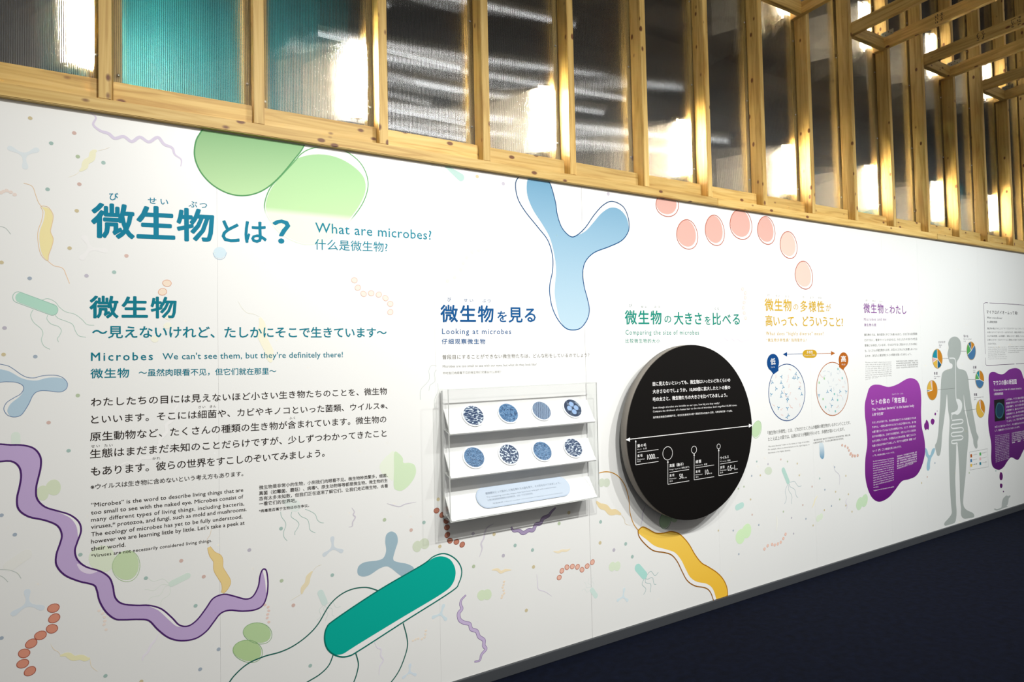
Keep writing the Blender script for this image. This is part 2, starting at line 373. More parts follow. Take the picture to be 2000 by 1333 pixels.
# ---- text
_ref = {}
DG = None
def _txt(body, sc=1.0, off=0.0):
    cu = bpy.data.curves.new('t', 'FONT'); cu.body = body; cu.space_character = sc; cu.offset = off; cu.resolution_u = 2; cu.fill_mode = 'BOTH'
    o = bpy.data.objects.new('t', cu); COL.objects.link(o); dg = bpy.context.evaluated_depsgraph_get()
    me = o.evaluated_get(dg).to_mesh(); vs = [(v.co.x, v.co.y) for v in me.vertices]; fs = [tuple(p.vertices) for p in me.polygons]
    o.to_mesh_clear(); bpy.data.objects.remove(o); bpy.data.curves.remove(cu); return vs, fs
def ref(ch):
    if ch not in _ref:
        v, _ = _txt(ch); ys = [a[1] for a in v]; _ref[ch] = (min(ys), max(ys))
    return _ref[ch]
def T(pr, body, x0, y0, x1, y1, h, col, bold=0.0, cid=0, cjk=None, layer=3):
    """one printed line: bottom-left and bottom-right pixel of the line, glyph height in pixels at its left"""
    ox, oy, s = Q[cid]; pl = pr.pl; x0, x1, y0, h = ox+x0/s, ox+x1/s, oy+y0/s, h/s
    if cjk is None: cjk = any(ord(c) > 0x2e80 for c in body)
    a = P2(x0, y0, pl)
    if y1 is None:
        b = P2(x1, y0, pl); b = (b[0], a[1])
    else: b = P2(x1, oy+y1/s, pl)
    up = P2(x0, y0-h, pl)[1]-a[1]
    r0, r1 = ref('生' if cjk else 'M'); k = up/(r1-r0); W = math.hypot(b[0]-a[0], b[1]-a[1])/k
    v1, f1 = _txt(body, 1); w1 = max(p[0] for p in v1)-min(p[0] for p in v1)
    if len(body) > 1 and abs(W-w1) > .02*W:
        n = len(body)-1; adv = w1/max(len(body), 1); sc = 1+(W-w1)/(n*adv)
        sc = max(.93, min(2.2, sc)); v1, f1 = _txt(body, sc); w1 = max(p[0] for p in v1)-min(p[0] for p in v1)
    fx = W/w1; mx = min(p[0] for p in v1); ex = ((b[0]-a[0])/(W*k), (b[1]-a[1])/(W*k))
    pts = []
    for x, y in v1:
        u = (x-mx)*fx*k; v = (y-r0)*k if cjk else y*k
        pts.append((a[0]+ex[0]*u, a[1]+ex[1]*u+v))
    pr.put(pts, f1, col, layer)
    if bold:
        m = 8 if bold >= .01 else 4; rb = bold*k*.95
        for i in range(m):
            a_ = 2*math.pi*i/m; pr.put([(x+rb*math.cos(a_), z+rb*math.sin(a_)) for x, z in pts], f1, col, layer)
def TT(name, rows, col, label, pl=0.0, bold=0.0, cid=0, parent=None, layer=3):
    p = Pr(pl, layer)
    for r in rows:
        kw = r[6] if len(r) > 6 else {}
        T(p, *r[:6], kw.get('col', col), kw.get('bold', bold), kw.get('cid', cid), layer=layer)
    return p.build(name, parent or wall, label)
# ------------------------------------------------------------------ large drawings
def art(name, label=None): pass
def grad(p0, p1, c0, c1):
    za, zb = zpx(*p0), zpx(*p1); return lambda z: mixc(c0, c1, (za-z)/(za-zb))
# purple spiral
p = Pr(layer=3)
sp = [(-40, 12), (60, 10), (130, 12), (190, 30), (225, 75), (228, 130), (215, 190), (202, 250), (207, 310), (250, 355), (320, 378), (390, 400), (440, 440), (452, 490), (432, 550), (418, 600), (432, 650), (480, 690), (560, 715), (610, 750), (630, 800), (642, 860), (680, 895), (760, 905), (830, 905), (900, 925), (960, 975), (1000, 1015), (1050, 1020), (1100, 985), (1150, 920), (1190, 865), (1250, 843), (1310, 855), (1370, 870), (1410, 855), (1440, 800), (1450, 740), (1465, 705), (1485, 712), (1494, 780), (1488, 850), (1465, 905), (1420, 930), (1350, 937), (1280, 932), (1230, 950), (1190, 1000), (1150, 1050), (1090, 1090), (1010, 1102), (940, 1085), (880, 1040), (830, 990), (770, 983), (690, 985), (640, 980), (590, 940), (555, 880), (540, 820), (520, 790), (440, 770), (360, 735), (315, 680), (315, 620), (335, 560), (345, 510), (320, 460), (250, 430), (160, 410), (105, 370), (95, 310), (110, 240), (118, 180), (105, 130), (60, 100), (-40, 97)]
o = sm(5, sp, True, 4); u = px_m(200, 1100)
p.poly(o, C(188, 166, 208), 3)
WH = C(246, 246, 244, .86)
for cr in ([(300, 376), (390, 404), (438, 444), (448, 492), (436, 525), (428, 470), (400, 425), (355, 398)], [(830, 909), (900, 929), (958, 980), (1000, 1018), (1030, 1024), (985, 1022), (940, 985), (885, 935)], [(1466, 712), (1484, 718), (1490, 780), (1484, 838), (1478, 770)]):
    p.poly(sm(5, cr, True, 4), WH, 4)
p.poly(sm(5, [(430, 672), (480, 694), (545, 712), (500, 730), (450, 712)], True, 4), C(222, 210, 230), 4)
p.line(o, 3.0*u, C(74, 38, 104), 5, True)
p.build('spiral_bacterium_print', wall, 'large purple spiral bacterium drawing')
# green yeast
p = Pr(layer=1)
A = sm(1, [(1132, 640), (1132, 712), (1095, 780), (1084, 850), (1095, 910), (1130, 975), (1190, 1035), (1270, 1078), (1350, 1092), (1430, 1078), (1500, 1040), (1570, 975), (1640, 890), (1680, 840), (1703, 795), (1720, 740), (1720, 640)], True, 5)
g1, g2 = C(150, 200, 145), C(205, 243, 185)
B = sm(0, [(575, 316), (588, 301), (606, 291), (631, 287), (660, 290), (684, 301), (705, 320), (717, 345), (718, 370), (709, 396), (693, 420), (670, 446), (640, 468), (606, 478), (575, 472), (545, 454), (524, 426), (516.6, 406), (520, 385), (530, 364), (548, 345)], True, 5)
Bf = sm(0, [(566, 324), (578, 311), (604, 303), (632, 302), (662, 309), (690, 325), (710, 346), (714, 370), (706, 394), (690, 419), (668, 444), (640, 466), (606, 476), (577, 470), (547, 452), (526, 425), (519, 406), (522, 386), (532, 365), (548, 346)], True, 5)
fz0, fz1 = zpx(560, 408), zpx(560, 420)
gb = grad((630, 300), (630, 440), C(182, 230, 172), C(212, 250, 190)); pale = C(245, 253, 236, .86)
gf = lambda z: mixc(gb(z), pale, (fz0-z)/(fz0-fz1))
p.poly(Bf, gf, 1, (fz0, fz1)); lf = lambda z: mixc(C(120, 185, 125), C(238, 250, 232, .86), (fz0-z)/(fz0-fz1))
p.line(B, 2.0*px_m(600, 380), lf, 2, True)
p.poly(A, grad((480, 260), (480, 385), g1, g2), 3); p.line(A, 2.4*px_m(480, 320), C(95, 165, 105), 4, True)
p.build('yeast_cell_print', wall, 'large pale green pair of round cells')
# big blue Y
p = Pr(layer=1)
Yo = [(1018, 320), (1017.9, 338), (1008, 354), (1007.4, 371), (1013, 392), (1027, 415), (1052, 446), (1070, 470), (1079, 500), (1079, 530), (1074, 555), (1074, 577), (1079, 602), (1090, 625), (1104.5, 641), (1119, 645), (1134, 641), (1146.5, 625), (1151, 606), (1147.5, 585), (1141, 560), (1138, 535), (1143, 512), (1160, 494), (1190, 482), (1213, 471), (1225, 457), (1228.7, 443), (1226, 422), (1216, 403), (1195.4, 393.5), (1178, 401), (1160.5, 420), (1143, 445), (1125.4, 460.6), (1113, 461.6), (1097.4, 445), (1088.6, 420), (1085, 396), (1076.4, 364), (1067, 345), (1064, 320)]
Yf = [(1036, 320), (1034, 341.5), (1029, 357), (1030, 382), (1041, 410), (1059, 438), (1074, 465), (1083, 500), (1086, 530), (1084, 555), (1083.5, 577), (1088, 604), (1094, 626), (1104.5, 640), (1119, 644), (1133, 640), (1145.5, 625), (1150, 606), (1146.5, 585), (1140, 560), (1137, 535), (1142, 512), (1160, 494), (1190, 482), (1213, 471), (1225, 457), (1227.7, 443), (1223, 424), (1209.5, 409), (1192, 406), (1174.4, 417), (1158, 436), (1143, 452), (1125.4, 460.6), (1113, 461.6), (1097.4, 445), (1088.6, 420), (1085, 396), (1076.4, 364), (1067, 345), (1064, 320)]
p.poly(sm(0, Yf), grad((1080, 345), (1110, 640), C(118, 172, 206), C(196, 224, 240)), 1)
p.line(sm(0, Yo), 2.0*px_m(1080, 480), grad((1080, 345), (1110, 640), C(10, 72, 120), C(14, 90, 150)), 2, True)
p.build('forked_bacterium_print', wall, 'large blue forked bacterium drawing')
# pink cocci
def egg(cx, cy, rx, ry, t=0.0, n=28, k=.10):
    pts = []
    for i in range(n):
        a = 2*math.pi*i/n; x = rx*math.cos(a); y = ry*math.sin(a)*(1+k*math.cos(a+.6)); pts.append((cx+x*math.cos(t)-y*math.sin(t), cy+x*math.sin(t)+y*math.cos(t)))
    return pts
p = Pr(layer=1)
for cx, cy, rx, ry in ((1303, 400, 22, 25), (1342, 460, 20.5, 29), (1396, 452, 18.5, 30), (1447, 440, 21.3, 30), (1496.5, 452, 17, 27.5), (1540, 480.5, 16.5, 26.5), (1570, 539.5, 17, 27.5)):
    fa = C(240, 190, 178) if cy < 470 else C(252, 216, 202)
    p.poly(q(0, egg(cx, cy, rx, ry, -.15)), WH, 1)
    p.poly(q(0, egg(cx-1.6, cy-2.2, rx*.9, ry*.9, -.15)), fa, 2); p.line(q(0, egg(cx, cy, rx, ry, -.15)), 1.5*px_m(cx, cy), C(196, 104, 80), 3, True)
p.build('coccus_chain_print', wall, 'curved chain of seven large pink round cells')
# yellow spirillum
p = Pr(layer=1)
top = [(1246, 1037), (1254.5, 1030), (1265, 1033.6), (1280, 1041.7), (1295, 1042), (1310, 1039), (1325, 1042.6), (1337, 1053), (1347, 1066), (1358, 1085), (1370, 1100), (1382.5, 1107.5), (1400, 1119), (1412.5, 1132.5), (1420, 1150), (1421, 1172), (1419, 1200)]
bot = [(1400, 1205), (1394, 1175), (1387.5, 1157.5), (1377.5, 1149), (1357.5, 1145), (1342.5, 1135), (1332.5, 1117.5), (1323, 1098), (1312, 1085), (1298, 1080), (1276, 1076), (1258.5, 1062), (1248, 1048)]
botf = [(1406, 1205), (1399, 1172), (1392, 1151), (1380, 1141), (1361, 1137), (1348, 1128), (1339, 1112), (1330, 1094), (1318, 1080), (1302, 1074), (1279, 1067), (1262, 1054), (1249, 1044)]
fix = lambda L: [((x, y) if True else 0) for x, y in L]
def clampz(L, z=.0505): return [(x, max(zz, z)) for x, zz in L]
p.poly(clampz(sm(0, top+bot)), WH, 1); p.poly(clampz(sm(0, top+botf)), grad((1300, 1040), (1400, 1160), C(246, 200, 88), C(244, 190, 62)), 2)
u = px_m(1330, 1080)
p.line(clampz(sm(0, top, False)), 2.2*u, C(176, 118, 20), 3); p.line(clampz(sm(0, bot[1:]+[top[0]], False)), 2.2*u, C(150, 95, 20), 3)
p.line(sm(0, [(1168, 925), (1182, 922), (1196, 924), (1209, 932.5), (1221, 950), (1228, 975), (1230.5, 1002), (1237, 1023), (1246, 1036)], False), 1.7*u, C(196, 140, 40), 3)
p.line(sm(6, [(1615, 960), (1630, 966)], False), .001, C(196, 140, 40), 3) if False else None
p.build('spirillum_print', wall, 'large yellow wavy bacterium with a whip tail')
# teal rod with flagella
p = Pr(layer=5); u = px_m(750, 1180)
rd = [(97, 1098), (108, 1030), (160, 980), (400, 820), (640, 680), (705, 632), (768, 617), (830, 650), (861, 710), (845, 780), (800, 830), (540, 995), (300, 1150), (230, 1188), (170, 1188), (118, 1155)]
rf_ = [(99, 1096), (110, 1032), (160, 982), (400, 822), (640, 682), (705, 640), (755, 632), (802, 655), (827, 715), (810, 785), (745, 843), (530, 972), (300, 1112), (240, 1150), (195, 1177), (150, 1178), (112, 1145)]
p.poly(sm(6, rd), WH, 5); p.poly(sm(6, rf_), C(8, 168, 152), 6); p.line(sm(6, rd), 2.6*u, C(8, 112, 100), 7, True)
dk = C(30, 98, 88)
for fl_, cid in (([(400, 825), (330, 805), (250, 815), (180, 850), (120, 910), (60, 1010), (0, 1075), (-75, 1130), (-150, 1165), (-240, 1190), (-330, 1230), (-400, 1290), (-440, 1345), (-460, 1400)], 6), ([(145, 1180), (120, 1240), (70, 1290), (0, 1333), (-60, 1370)], 6), ([(268, 1165), (285, 1230), (275, 1290), (255, 1345), (240, 1380)], 6), ([(535, 1005), (555, 1080), (558, 1140), (530, 1230), (500, 1290), (455, 1350)], 6)):
    p.line(sm(cid, fl_, False), 2.2*u, dk, 4)
p.build('rod_bacterium_print', wall, 'large teal rod bacterium with trailing flagella')
# blue Y beside it
p = Pr(layer=1)
p.poly(sm(6, [(470, 493), (498, 510), (505, 550), (490, 600), (480, 650), (510, 665), (560, 675), (595, 700), (560, 740), (525, 742), (470, 700), (440, 688), (400, 702), (350, 735), (310, 745), (282, 730), (285, 690), (320, 665), (390, 655), (425, 640), (440, 600), (435, 550), (442, 510)]), C(168, 196, 210), 1)
p.build('forked_bacterium_print', wall, 'mid blue forked bacterium touching the teal rod')
# left blue Y
p = Pr(layer=1)
yo = [(-60, 768), (60, 770), (130, 805), (200, 855), (260, 885), (330, 893), (400, 875), (480, 866), (560, 870), (620, 895), (658, 945), (650, 995), (610, 1025), (560, 1030), (480, 1020), (400, 1018), (350, 1035), (315, 1075), (285, 1140), (240, 1215), (200, 1260), (140, 1275), (80, 1260), (45, 1220), (40, 1180), (70, 1130), (140, 1085), (200, 1050), (232, 1000), (215, 960), (150, 935), (60, 930), (-60, 925)]
yf = [(-60, 812), (60, 820), (130, 850), (200, 890), (270, 912), (360, 918), (450, 895), (530, 888), (600, 895), (640, 918), (656, 950), (648, 993), (610, 1023), (560, 1028), (480, 1018), (400, 1016), (350, 1033), (313, 1073), (283, 1138), (238, 1213), (198, 1258), (140, 1273), (98, 1262), (74, 1225), (78, 1190), (110, 1140), (180, 1085), (216, 1045), (233, 1000), (215, 960), (150, 935), (60, 930), (-60, 925)]
p.poly(sm('w', yf), C(172, 196, 212), 1); p.line(sm('w', yo), 1.1*px_m(60, 760), C(105, 130, 165), 2, True)
p.build('forked_bacterium_print', wall, 'blue forked bacterium cut by the left edge')
# left green rod
def capsule(x0, y0, x1, y1, r, n=10):
    a = math.atan2(y1-y0, x1-x0)
    return [(x1+r*math.cos(a-math.pi/2+math.pi*i/n), y1+r*math.sin(a-math.pi/2+math.pi*i/n)) for i in range(n+1)]+[(x0+r*math.cos(a+math.pi/2+math.pi*i/n), y0+r*math.sin(a+math.pi/2+math.pi*i/n)) for i in range(n+1)]
p = Pr(layer=1); u = px_m(60, 600)
p.line(q('w', capsule(178, 104, 512, 228, 54)), .9*u, C(150, 190, 175), 2, True); p.poly(q('w', capsule(200, 108, 514, 228, 50)), C(172, 212, 195), 1)
for f_ in ([(415, 130), (470, 118), (540, 150), (580, 200), (640, 245), (730, 270), (800, 320), (850, 370), (920, 378)], [(325, 225), (300, 280), (330, 350), (400, 410), (420, 460), (405, 520), (430, 580), (488, 612)], [(465, 280), (460, 320), (500, 365), (570, 390), (600, 430), (580, 480), (560, 510), (573, 542)], [(540, 280), (570, 310), (650, 340), (710, 370), (735, 430), (770, 480), (840, 495)]):
    p.line(sm('w', f_, False), .9*u, C(172, 200, 188), 2)
p.build('rod_bacterium_print', wall, 'pale green rod bacterium with four wavy flagella')
# left yellow spirillum
p = Pr(layer=1)
bo = [(228, 12), (240, 40), (232, 90), (212, 150), (214, 220), (230, 280), (265, 313), (272, 280), (290, 230), (297, 190), (282, 150), (290, 110), (297, 60), (275, 20), (250, 8)]
p.poly(sm(4, [(235, 14), (250, 40), (243, 90), (222, 150), (222, 220), (237, 280), (265, 310), (270, 280), (288, 230), (295, 190), (280, 150), (288, 110), (294, 62), (273, 23)]), C(240, 220, 165), 1); p.line(sm(4, bo), 1.0*u, C(222, 190, 150), 2, True)
p.line(sm(1, [(132, 1022), (180, 1040), (200, 1090), (215, 1130), (235, 1155)], False), .9*u, C(224, 190, 150), 2); p.line(sm(4, [(265, 312), (300, 340), (350, 355), (372, 400), (388, 440)], False), .9*u, C(232, 190, 150), 2)
p.build('spirillum_print', wall, 'pale yellow wavy bacterium with two tails')
# ------------------------------------------------------------------ small drawings
YE, PK, TE, GR, BL, PU = (232, 218, 178), (236, 205, 195), (185, 215, 208), (205, 222, 190), (185, 200, 216), (212, 208, 222)
def fade(c, t): return C(*[c[i]*(1-t)+247*t for i in range(3)], .84)
def scale_px(px): return P2(px, 650)
def elw(cx, cy, r, kx=None):
    """a round dot of r pixels high"""
    x, z = P2(cx, cy); u = px_m(cx, cy)*r; return [(x+u*math.cos(2*math.pi*i/14), z+u*math.sin(2*math.pi*i/14)) for i in range(14)]
dots = [(59, 231, YE), (145, 260, PK), (100, 280, TE), (152, 306, GR), (202, 318, TE), (155, 360, PK), (93, 370, TE), (150, 412, YE), (136, 485, YE), (247, 500, PK), (223, 532, TE), (58, 544, BL), (169, 539, PU), (3, 513, YE), (9, 641, PU), (69, 697, BL), (7, 693, YE), (152, 773, GR), (95, 826, PK),
 (134, 881, TE), (3, 1007, BL), (29, 1045, BL), (57, 1081, PU), (157, 1084, TE), (285, 1130, TE), (354, 1096, PK), (398, 1127, PK), (487, 1075, PU), (382, 1184, TE), (549, 1033, TE), (550, 1135, GR), (649, 1124, TE), (573, 1183, PK), (427, 1269, BL), (391, 1308, BL), (206, 1321, TE), (3, 1247, BL), (276, 1332, YE), (606, 1301, TE), (828, 1021, TE), (803, 1036, PK), (751, 1016, GR), (925, 1107, GR), (983, 1086, PU), (1006, 1066, TE), (1040, 1075, TE), (1042, 1108, YE), (1028, 1193, YE), (965, 1044, YE), (924, 1043, PU), (1092, 1023, GR), (1111, 1002, YE), (859, 1068, YE), (856, 976, YE), (1172, 1061, YE), (1173, 1020, TE), (1222, 1063, TE), (1235, 1088, TE), (1199, 1075, PU), (983, 359, PU), (932, 345, YE), (1188, 379, PU), (315, 600, TE), (660, 1235, YE)]
for x, y in ((1478, 902), (1525, 898), (1538, 902), (1500, 907), (1557, 906), (1485, 929), (1468, 930), (1561, 929), (1601, 935), (1630, 913), (1652, 930), (1611, 957), (1586, 951), (1632, 961), (1657, 966), (1442, 955), (1453, 951), (1466, 976), (1568, 987), (1610, 997), (1624, 989), (1640, 976), (1652, 988), (1574, 1014), (1588, 1027), (1469, 1006), (1546, 1012), (1550, 1043), (1482, 1026), (1403, 1037), (1432, 1037), (1443, 1083), (1530, 1000), (1664, 1000), (1811, 932), (1800, 944), (1826, 905), (1960, 905), (1945, 920), (1893, 924)):
    dots.append((x, y, random.choice((YE, PK, TE, GR, BL, PU))))
p = Pr(layer=1)
for x, y, c in dots:
    b_ = 1.0 if y > 850 or x < 160 else .6; r_ = 3.6 if x < 1250 else 2.0
    p.poly(elw(x, y, r_), C(*[c[i]*.97 for i in range(3)], .80 if b_ == 1 else .86), 1)
p.build('cell_dots_print', wall, None, ).__setitem__('kind', 'stuff') if False else None
dd = p
od = dd.build('cell_dots_print', wall); od['kind'] = 'stuff'
def chain(cid, pts, r, fill, stroke, label=None, sw=1.2, lay=2):
    ox, oy, s = Q[cid]; p = Pr(layer=lay)
    for i, (x, y) in enumerate(pts):
        X, Y = ox+x/s, oy+y/s; cx, cz = P2(X, Y); u = px_m(X, Y)*r/s; t = .7*math.sin(i*2.1)
        e = [(cx+a, cz+b) for a, b in egg(0, 0, u, u*.88, t, 18, .05)]
        p.poly(e, fill, lay)
        if stroke: p.line(e, sw*px_m(X, Y), stroke, lay+1, True)
    return p.build('coccus_chain_print', wall, label)
SR, SS = C(206, 140, 118), C(160, 84, 66)
chain(5, [(298, 920), (302, 977), (290, 1035), (226, 1072), (174, 1118), (135, 1172), (127, 1230), (167, 1272)], 27, SR, SS, 'brick red chain of round cells near the bottom left')
chain(6, [(721, 376), (752, 400), (775, 434), (779, 470), (781, 512), (796, 544), (832, 551), (864, 566)], 16, SR, SS, 'brick red chain of round cells behind the display case')
chain(6, [(1405, 750), (1420, 712), (1448, 692), (1478, 688), (1507, 690), (1532, 706), (1561, 686), (1590, 664)], 15, C(234, 186, 168), C(190, 120, 100), 'arched chain of pink round cells below the display case')
chain('c', [(1520, -55), (1550, 10), (1600, 63), (1666, 58), (1732, 70), (1790, 100), (1832, 150), (1832, 222)], 26, C(252, 234, 224, .86), C(240, 196, 178), None, .9)
chain(4, [(931, 438), (906, 486)], 21, C(252, 224, 205), C(222, 160, 130), None, .9); chain(4, [(940, 625), (933, 675), (862, 750)], 20, C(250, 238, 218, .86), None)
chain('v', [(685, 1215), (708, 1222), (728, 1235), (737, 1255), (747, 1285), (762, 1300), (782, 1298), (803, 1293)], 9.5, C(240, 204, 188), C(220, 160, 138), None, .6)
chain('s', [(1668, 32), (1703, 83), (1703, 143), (1688, 207), (1678, 275), (1690, 345), (1708, 412)], 23, C(251, 232, 226, .86), C(246, 214, 204), None, .7)
chain(5, [(553, 935), (572, 950), (583, 970), (585, 992), (581, 1012), (592, 1040)], 8, C(236, 214, 204), None); chain(5, [(1478, 903), (1495, 915), (1499, 935), (1493, 955), (1490, 975), (1499, 998)], 8, C(238, 210, 200), None)
chain(6, [(1098, 773), (1095, 790), (1090, 805), (1095, 822), (1098, 838), (1088, 850), (1084, 863)], 7, C(240, 222, 200), None); chain(6, [(590, 1102), (605, 1095), (620, 1090), (640, 1093), (655, 1083), (659, 1065), (662, 1046)], 7, C(240, 222, 206), None)
chain('r', [(310, 976), (331, 955), (360, 946), (377, 950), (397, 943), (416, 932), (433, 908), (447, 880)], 10, C(240, 200, 186), C(226, 170, 150), None, .6)
chain(1, [(5, 1075), (20, 1068), (38, 1063), (60, 1072), (82, 1086)], 10, C(226, 212, 204), None); chain('h', [(5, 870), (14, 880), (26, 882), (40, 880)], 9, C(240, 200, 186), None)
chain('d', [(0, 0)], .1, SR, None) if False else None
def wig(cid, pts, wd, fill, stroke=None, label=None, name='spiral_bacterium_print', taper=True, lay=1):
    ox, oy, s = Q[cid]; X, Y = ox+pts[0][0]/s, oy+pts[0][1]/s; u = px_m(X, Y); W = wd/s*u; p = Pr(layer=lay)
    L = sm(cid, pts, False, 6); tp = (lambda t: W*min(1, .25+3*t, .25+3*(1-t))) if taper else (lambda t: W)
    if stroke: p.line(L, lambda t: tp(t)+1.6*u, stroke, lay)
    p.line(L, tp, fill, lay+1); return p.build(name, wall, label)
wig(6, [(885, 848), (860, 875), (855, 900), (862, 925), (845, 950), (850, 985), (875, 1002), (905, 1010), (915, 1038), (945, 1050), (958, 1080), (985, 1100), (985, 1130), (996, 1150), (972, 1180), (962, 1212), (932, 1220)], 17, C(196, 180, 214), C(110, 84, 140), 'slim purple squiggle bacterium right of the teal rod')
wig(6, [(1138, 468), (1150, 490), (1180, 488), (1205, 502), (1235, 486), (1260, 485), (1275, 455), (1300, 448), (1315, 420), (1345, 405), (1360, 385), (1385, 360)], 19, C(176, 160, 196), C(90, 70, 120), 'purple squiggle bacterium in the shadow under the case')
wig(1, [(500, 625), (535, 655), (520, 695), (560, 730), (605, 745), (640, 772), (690, 762), (735, 790), (780, 765), (830, 792), (880, 766), (915, 805), (960, 825), (975, 862), (1010, 890), (1008, 928)], 17, C(216, 208, 228), None, 'faint lilac squiggle under the rail')
for cid, pts, wd in ((6, [(1040, 450), (1005, 470), (990, 500), (985, 530), (970, 560), (975, 590), (960, 635)], 9), (6, [(375, 1110), (390, 1140), (412, 1150), (410, 1185), (425, 1210), (405, 1245), (400, 1295)], 8), (5, [(885, 1060), (865, 1100), (840, 1130), (825, 1165), (800, 1190), (795, 1215)], 12), (6, [(1280, 730), (1285, 780), (1290, 815), (1330, 830), (1365, 855)], 5), ('k', [(1035, 460), (1060, 500), (1050, 530), (1070, 555), (1045, 600), (1040, 640), (1005, 650)], 12), ('k', [(1380, 420), (1430, 435), (1500, 450), (1560, 425), (1665, 405)], 10), ('d', [(235, 1090), (225, 1120), (215, 1150), (215, 1180), (205, 1225)], 10), ('r', [(848, 645), (840, 670), (848, 695), (842, 722)], 7), ('r', [(760, 430), (770, 465), (795, 490), (800, 520), (797, 560)], 4)):
    wig(cid, pts, wd, C(222, 218, 230))
wig('s', [(1295, 815), (1340, 795), (1350, 740), (1410, 712), (1435, 668), (1480, 700), (1520, 668), (1560, 702), (1600, 680), (1655, 715), (1715, 700), (1770, 690)], 20, C(236, 232, 244, .86))
wig('g', [(-80, 225), (-30, 250), (-40, 270)], 2, C(240, 240, 246, .86)) if False else None
Q['j'] = (150, 740, 5.714)
wig('j', [(400, 965), (470, 975), (560, 940), (650, 955), (720, 890), (830, 880), (860, 820), (920, 740), (930, 680), (1000, 600), (1000, 520), (1060, 470), (1080, 380), (1120, 300), (1110, 250)], 34, C(238, 236, 244, .85))
Yel = C(240, 222, 176)
wig(1, [(540, 840), (520, 850), (510, 885), (480, 905), (470, 935), (445, 955)], 30, C(238, 230, 200), None, None, 'spirillum_print'); wig(1, [(612, 822), (585, 832), (545, 842)], 2, C(232, 224, 205), None, None, 'flagellum_print'); wig(1, [(445, 955), (420, 975), (380, 990)], 2, C(232, 224, 205), None, None, 'flagellum_print')
wig(5, [(1165, 580), (1185, 620), (1215, 650), (1218, 700), (1240, 740), (1260, 775), (1255, 810), (1240, 836)], 46, C(242, 216, 150), C(218, 180, 110), 'yellow wavy bacterium above the purple spiral', 'spirillum_print'); wig(5, [(1180, 470), (1172, 510), (1155, 540), (1162, 578)], 2.5, C(232, 214, 190), None, None, 'flagellum_print')
wig(5, [(1742, 715), (1720, 745), (1712, 780), (1690, 810), (1682, 842)], 26, C(244, 232, 198), None, None, 'spirillum_print'); wig(5, [(1795, 678), (1765, 690), (1740, 718)], 2, C(236, 228, 205), None, None, 'flagellum_print'); wig(5, [(1684, 840), (1650, 860), (1615, 882)], 2, C(236, 228, 205), None, None, 'flagellum_print')
wig(5, [(335, 1187), (375, 1180), (410, 1200), (450, 1195), (480, 1205), (502, 1200)], 28, C(232, 218, 178), None, None, 'spirillum_print'); wig(5, [(283, 1122), (300, 1150), (325, 1165), (338, 1185)], 2.5, C(222, 206, 180), None, None, 'flagellum_print'); wig(5, [(502, 1205), (510, 1245), (545, 1275)], 2.5, C(222, 206, 180), None, None, 'flagellum_print')
wig(6, [(1030, 708), (1060, 706), (1080, 720), (1105, 710), (1138, 708)], 16, C(246, 230, 196), None, None, 'spirillum_print'); wig(6, [(1373, 604), (1400, 608), (1420, 600), (1445, 600), (1466, 590)], 14, C(248, 234, 204), None, None, 'spirillum_print')
wig(6, [(1612, 325), (1635, 350), (1665, 360), (1690, 385), (1722, 385), (1750, 398)], 34, C(246, 226, 178), None, None, 'spirillum_print'); wig(6, [(1750, 398), (1768, 425), (1775, 450), (1802, 460)], 2.5, C(226, 206, 170), None, None, 'flagellum_print')
wig('c', [(700, 270), (722, 330), (718, 420), (745, 490), (780, 560), (785, 620), (800, 658)], 70, C(252, 248, 226, .86), None, None, 'spirillum_print'); wig('c', [(510, 125), (545, 185), (590, 228), (650, 240), (705, 268)], 3, C(240, 238, 220, .86), None, None, 'flagellum_print')
wig('r', [(655, 630), (640, 655), (632, 680), (620, 710)], 10, C(246, 238, 206), None, None, 'spirillum_print'); wig('r', [(390, 760), (392, 810), (388, 860)], 12, C(252, 248, 226, .86), None, None, 'spirillum_print')
wig(2, [(650, 885), (670, 915), (740, 925)], 2, C(215, 228, 226), None, None, 'flagellum_print'); wig(2, [(725, 895), (745, 925), (760, 960), (800, 978)], 2, C(215, 228, 226), None, None, 'flagellum_print')
def blob(cid, el, col, stroke=None, label=None, lay=1):
    p = Pr(layer=lay)
    for cx, cy, rx, ry in el:
        e = sm(cid, egg(cx, cy, rx, ry, .2, 16), True, 2); p.poly(e, col, lay)
        if stroke: ox, oy, s = Q[cid]; e2 = sm(cid, egg(cx+rx*.04, cy+ry*.06, rx*1.04, ry*1.06, .2, 16), True, 2); p.line(e2, 1.1*px_m(ox+cx/s, oy+cy/s), stroke, lay+1, True)
    return p.build('yeast_cell_print', wall, label)
blob(5, [(1433, 1060, 78, 55)], C(182, 210, 160), C(140, 178, 130)); blob(5, [(1378, 1160, 80, 58)], C(176, 204, 150), C(134, 172, 120), 'green pair of cells left of the teal rod')
blob(5, [(236, 280, 36, 42), (297, 249, 42, 44)], C(208, 218, 192)); blob(5, [(568, 648, 74, 74)], C(216, 226, 204)); blob(5, [(700, 685, 74, 82)], C(196, 216, 176), C(172, 198, 156), 'soft green pair of cells under the english paragraph')
blob(6, [(612, 578, 25, 32), (652, 562, 28, 30)], C(224, 234, 212)); blob(6, [(972, 850, 24, 30), (1002, 846, 26, 30)], C(214, 230, 200)); blob(6, [(1700, 690, 18, 27), (1728, 688, 18, 27)], C(218, 232, 208)); blob(6, [(1640, 222, 18, 24), (1668, 222, 20, 24)], C(226, 236, 218))
blob('d', [(957, 597, 29, 54)], C(206, 234, 192), C(190, 220, 180)); blob('r', [(153, 897, 30, 50), (193, 861, 30, 48)], C(212, 240, 196)); blob('d', [(362, 1188, 35, 54)], C(196, 228, 190), C(120, 170, 120)); blob('d', [(421, 1182, 22, 22)], C(206, 232, 200))
